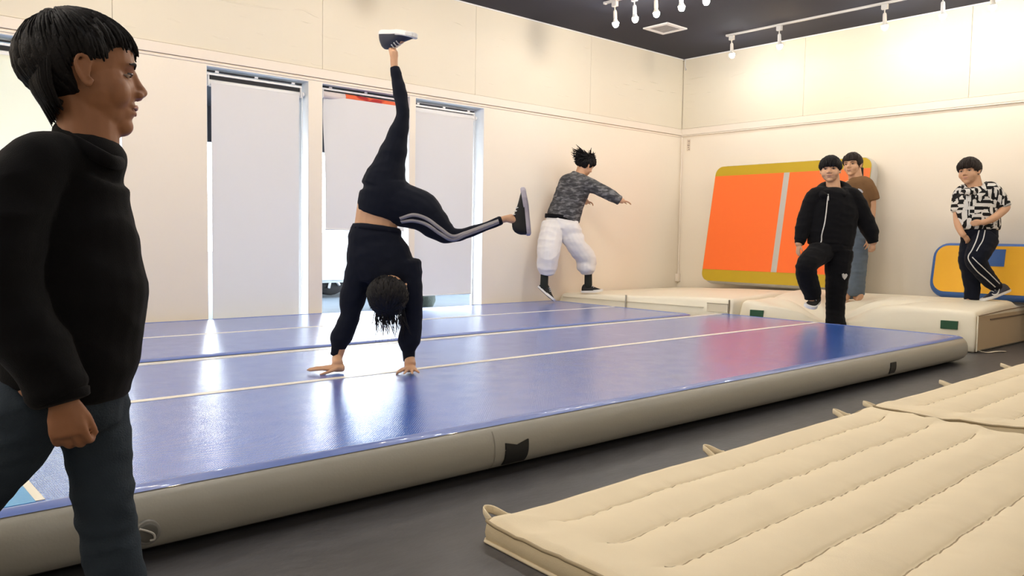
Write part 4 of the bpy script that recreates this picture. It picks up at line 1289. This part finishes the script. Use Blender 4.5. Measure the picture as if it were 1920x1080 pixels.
for a, b in (((1021,514,-.10,7.2),(1020,540,-.09,7.5)), ((1103,513,.13,7.2),(1103,538,.16,7.5))):
    MB().add(P.limb([a, b], round_=.2)).build('sock', SOCK, e, True)
shoe(e, P(1009,540,-.06), P(1037,566,-.17), RIGHT*.65 - DOWN*.75, .10, .105, (SHOEBLK, SHOEWHT), outsole=SHOENAVY)
shoe(e, P(1091,549,.17), P(1130,548,.13), UPW, .10, .105, (SHOEBLK, SHOEWHT))

# ---- 4. boy in black hoodie stepping down
P = Pose(7.33)
gb = P(1566, 606)
e = person('boy in black zip hoodie stepping off the dented crash mat', (gb.x, gb.y, gb.z))
H = Head(P(1557, 318), -FWD*.88 - RIGHT*.45 + DOWN*.06, -DOWN + RIGHT*.02, .236)
sh = H.shapes(1.10) + [P.limb([(1561,330,.03,12),(1563,358,.02,13)])]
sh += [P.limb([(1562,362,0,30,18),(1560,400,0,34,21),(1558,462,0,33,21)]),
       P.limb([(1522,374,0,10),(1508,415,.02,9),(1499,452,-.02,7),(1498,459,-.03,6.5)]),
       P.limb([(1603,378,0,11),(1625,418,.02,9.5),(1636,450,0,7),(1637,456,0,6.5)]),
       P.limb([(1572,470,0,15),(1569,530,0,11),(1566,600,0,8)]),
       P.limb([(1542,470,0,15),(1513,500,-.19,10),(1523,552,-.1,7)]),
       P.limb([(1524,550,-.1,7),(1522,564,-.13,5)]), P.limb([(1566,600,0,7),(1567,610,-.03,4)])]
sh += hand(P(1498,458,-.03), DOWN*.95 - RIGHT*.15, RIGHT*.9 + FWD*.3, -FWD, .125, curl=.28, spread=.08, rad=.052)
sh += hand(P(1637,455,0), DOWN*.97 + RIGHT*.05, -RIGHT*.4 + FWD*.9, -RIGHT*.8 - FWD*.3, .125, curl=.75, spread=.05, rad=.055, thumb_out=.4)
remesh('body', sh, .0048, 3, SKIN, e, H.post)
H.face(e, HAIR, .017)
H.hair(e, HAIR, front=.07, side=-.05, back=-.30, n=420, thick=.07, messy=.25, seed=31, width=.05)
sh = [P.limb([(1563,360,.02,22,18),(1563,372,0,44,24),(1562,398,0,47,28),(1559,430,0,45,28),(1557,459,0,42,27)], n=22, round_=.15),
      P.limb([(1548,363,.01,15),(1528,371,0,17),(1513,405,.01,15.5),(1505,430,0,14),(1500,450,-.02,11)], n=16, round_=.3),
      P.limb([(1578,364,.01,15),(1599,372,0,18),(1618,405,.01,16.5),(1630,430,.01,15.5),(1636,449,0,11)], n=16, round_=.3)]
hd = remesh('zip_hoodie', sh, .006, 6, BLACKCL, e, folds(.007, (8,8,14), 33))
MB().add(tube([P(1545,368,-.10), P(1537,356,.0), P(1548,346,.11), P(1574,344,.12), P(1589,353,.02), P(1578,367,-.09)], [P.r(8,6)]*6, ref=UPW, n=12)).build('hood', BLACKCL, e, True)
ribbon('zip', hd, P, [(1553,364),(1551,380),(1549,400),(1546,420),(1541,440),(1540,452),(1536,460)], .010, ZIP, e)
zp = P(1553,368,-.15); MB().add(tube([zp, zp+Vector((0,0,-.035))], [.006,.008], ref=FWD, n=8, sub=1)).build('zip_pull', ZIP, e, True)
cuff(P, (1501,449,-.02,10.5), (1499,456,-.03,9), BLACKCL, e); cuff(P, (1635,446,0,11), (1637,454,0,9.5), BLACKCL, e)
sh = [P.limb([(1558,458,0,40,26),(1558,472,0,38,26)], n=20, round_=.1),
      P.limb([(1574,470,0,25),(1571,500,0,23),(1569,530,0,20),(1567,560,0,17.5),(1566,590,0,16.5),(1567,612,-.02,18)], n=16, round_=.1),
      P.limb([(1544,468,0,24),(1522,486,-.14,20),(1511,501,-.2,18),(1515,526,-.15,18),(1522,546,-.11,16),(1524,560,-.1,14)], n=16, round_=.1)]
tr = remesh('trousers', sh, .006, 5, BLACKCL, e, folds(.007, (8,8,16), 35))
hp = [(1579,514),(1582,512.5),(1584,515),(1587,513),(1589.5,515.5),(1588,519.5),(1584,524.5),(1580,520)]
hv = [P(x, y, -.02-P.r(20)) for x, y in hp]
N_ = len(hv); hv += [p + FWD*.01 for p in hv]
ho = link('heart_badge', mesh('heart_badge', hv, [tuple(range(N_)), tuple(reversed(range(N_, 2*N_)))] + [(i, N_+i, N_+(i+1) % N_, (i+1) % N_) for i in range(N_)], False), ZIP, e)
shoe(e, P(1531,566,.0), P(1515,581,-.17), -DOWN*.85 - FWD*.5 , .105, .125, (SHOEBLK, SHOEWHT))
shoe(e, P(1564,614,.06), P(1572,616,-.16), UPW, .095, .09, (SHOEBLK, SHOEWHT))

# ---- 5. person in brown shirt behind him
P = Pose(7.95)
gb = P(1604, 560)
e = person('person in brown T-shirt and faded jeans in front of the orange mat', (gb.x, gb.y, gb.z))
H = Head(P(1598, 309), -FWD*.70 - RIGHT*.68 + DOWN*.04, -DOWN, .228)
sh = H.shapes(.95) + [P.limb([(1602,318,.01,11.5),(1605,342,.02,13)])]
sh += [P.limb([(1606,344,0,24,15),(1607,380,0,24,16),(1605,430,0,23,16)]),
       P.limb([(1628,350,-.05,9),(1634,375,-.05,8),(1633,412,-.06,7),(1628,446,-.10,5.5),(1627,452,-.10,5)]),
       P.limb([(1584,350,.08,9),(1576,390,.10,7.5),(1572,440,.05,5.5)]),
       P.limb([(1613,440,-.03,13),(1611,495,-.03,10),(1606,548,0,7),(1605,555,0,7)]), P.limb([(1598,440,.05,13),(1594,500,.05,10),(1592,552,.08,7)]),
       P.limb([(1602,555,.02,6,6),(1609,557,-.04,8,5.5),(1613,558,-.10,8,4.5)]), P.limb([(1592,552,.08,6),(1586,557,-.0,7)])]
sh += hand(P(1627,451,-.10), DOWN*.97 - RIGHT*.1, RIGHT*-.7 + FWD*.5, -FWD, .13, curl=.4, spread=.06, rad=.05)
sh += hand(P(1572,440,.05), DOWN, RIGHT, -FWD, .13, curl=.4, spread=.06, rad=.05)
remesh('body', sh, .005, 3, SKIN, e, H.post)
H.face(e, HAIR_BR, .018)
H.hair(e, HAIR_BR, front=.13, side=-.05, back=-.36, n=360, thick=.045, messy=.2, seed=41, width=.045)
MB().add(P.limb([(1613,316,.10,6),(1611,332,.12,7),(1606,348,.12,4)])).build('ponytail', HAIR_BR, e, True)
sh = [P.limb([(1604,337,.02,15,13),(1607,349,0,31,19),(1608,380,0,30,20),(1606,425,0,29,20)], n=20, round_=.12),
      P.limb([(1610,342,-.01,13),(1622,347,-.04,15),(1632,362,-.05,13.5),(1636,375,-.05,12.5)], n=14, round_=.1), P.limb([(1590,350,.07,14),(1580,376,.09,12)], n=14, round_=.1)]
ts = remesh('t_shirt', sh, .0065, 5, BROWNT, e, folds(.006, (8,8,12), 44))
MB().add(tube([P(1596,339,-.06), P(1604,345,-.075), P(1613,341,-.05), P(1616,334,.02)], [.006]*4, ref=FWD, n=8)).build('neckband', BROWNT, e, True)
ribbon('chest_print', ts, P, [(1608,356),(1613,358),(1616,362)], .03, mat('pale_print', (.45,.45,.5), .8), e)
sh = [P.limb([(1606,420,0,28,20),(1606,442,0,28,20)], n=20, round_=.1),
      P.limb([(1612,440,-.03,16),(1611,470,-.03,15),(1609,500,-.03,14.5),(1606,530,-.02,14.5),(1604,552,0,15)], n=16, round_=.1),
      P.limb([(1598,440,.05,16),(1595,500,.05,14),(1594,540,.06,13.5),(1595,557,.07,14)], n=16, round_=.1)]
remesh('jeans', sh, .0065, 4, DENIM_LT, e, folds(.011, (7,7,18), 47))

# ---- 6. boy in black and white printed hoodie
P = Pose(7.28)
gb = P(1824, 563)
e = person('boy in black and white printed hoodie in front of the yellow mat', (gb.x, gb.y, gb.z))
H = Head(P(1817, 321), -RIGHT*.78 - FWD*.60 + DOWN*.08, -DOWN - RIGHT*.04, .234)
sh = H.shapes(1.05) + [P.limb([(1823,332,.02,13.5),(1827,356,.02,15)])]
sh += [P.limb([(1830,360,0,26,17),(1834,400,0,27,19),(1837,440,0,26,19)]),
       P.limb([(1862,360,-.05,10),(1880,384,-.06,8.5),(1885,390,-.08,8),(1866,407,-.14,7),(1848,416,-.17,5.5),(1842,417,-.17,5)]),
       P.limb([(1800,365,.08,9),(1795,395,.08,7.5),(1796,420,.0,6.5),(1804,438,-.08,5.5),(1808,441,-.09,5)]),
       P.limb([(1826,450,.06,18),(1817,492,.02,13),(1823,545,.06,9),(1823,560,.06,8)]),
       P.limb([(1846,450,-.05,18),(1828,488,-.14,13),(1852,524,-.03,9.5),(1870,541,.02,7.5)]),
       P.limb([(1870,540,.02,6.5),(1862,550,.0,4.5)]), P.limb([(1822,560,.06,6.5),(1814,565,.03,4)])]
sh += hand(P(1843,417,-.17), -RIGHT*.95 + DOWN*.1, FWD, DOWN*-1, .12, curl=.45, spread=.04, rad=.055, thumb_out=.4)
sh += hand(P(1807,441,-.09), RIGHT*.6 + DOWN*.75, FWD, RIGHT, .115, curl=.5, spread=.04, rad=.055, thumb_out=.4)
remesh('body', sh, .0048, 3, SKIN, e, H.post)
H.face(e, HAIR, .018)
H.hair(e, HAIR_BR, front=.09, side=-.05, back=-.30, n=420, thick=.065, messy=.2, seed=51, width=.048)
sh = [P.limb([(1828,355,.01,20,16),(1830,367,0,37,24),(1833,395,0,37,25),(1835,420,0,39,26),(1835,430,0,37,25)], n=22, round_=.12),
      P.limb([(1842,353,-.01,14),(1857,359,-.04,17),(1872,374,-.05,15.5),(1882,386,-.07,13)], n=16, round_=.2),
      P.limb([(1815,356,.03,13),(1803,364,.06,14),(1797,382,.07,12.5),(1795,396,.06,11)], n=16, round_=.2)]
pr = remesh('printed_hoodie', sh, .006, 5, PRINT, e, folds(.008, (8,8,13), 54))
MB().add(tube([P(1806,360,-.05), P(1816,360,-.10), P(1836,358,-.07), P(1848,358,.04), P(1840,350,.12), P(1822,346,.12)], [P.r(5,6)]*6, ref=UPW, n=12)).build('hood', PRINT, e, True)
for px_ in ((1812,356,1812,378,1813,402), (1820,355,1818,380,1817,404)):
    ribbon('drawstring', pr, P, [(px_[0],px_[1]),(px_[2],px_[3]),(px_[4],px_[5])], .008, WHITESTR, e)
MB().add(P.limb([(1880,383,-.065,13),(1884,389,-.075,12)], round_=.2)).build('cuff', mat('grey_rib', (.45,.44,.43), .85), e, True)
sh = [P.limb([(1837,430,0,33,23),(1836,452,0,33,23)], n=20, round_=.1),
      P.limb([(1828,450,.05,23),(1817,485,.02,18),(1820,510,.04,16),(1823,540,.06,13.5),(1822,562,.06,13)], n=16, round_=.1),
      P.limb([(1846,448,-.05,24),(1835,472,-.12,21),(1829,487,-.14,18),(1842,508,-.09,15.5),(1856,526,-.03,13.5),(1868,538,.02,11)], n=16, round_=.1)]
tr = remesh('track_trousers', sh, .006, 5, NAVYCL, e, folds(.006, (8,8,15), 57))
ribbon('side_stripe', tr, P, [(1836,432),(1831,450),(1823,468),(1816,480),(1818,490),(1832,508),(1848,522),(1866,538)], .009, WHITESTR, e)
ribbon('side_stripe', tr, P, [(1847,432),(1843,450),(1836,462),(1831,471)], .008, WHITESTR, e)
ribbon('side_stripe', tr, P, [(1823,482),(1833,492),(1850,508),(1874,532)], .008, WHITESTR, e)
s6 = shoe(e, P(1892,547,.03), P(1842,567,-.04), -DOWN*.9 - RIGHT*.35, .095, .10, (SHOENAVY, SHOEWHT))
MB().add(tube([P(1860,551,-.085), P(1866,553,-.09), P(1871,550,-.09), P(1874,542,-.085)], [(.003,.003),(.008,.003),(.007,.003),(.002,.002)], ref=FWD, n=8)).build('swoosh', WHITESTR, s6, True)
shoe(e, P(1828,572,.10), P(1803,574,.0), UPW, .09, .09, (SHOENAVY, SHOEWHT))
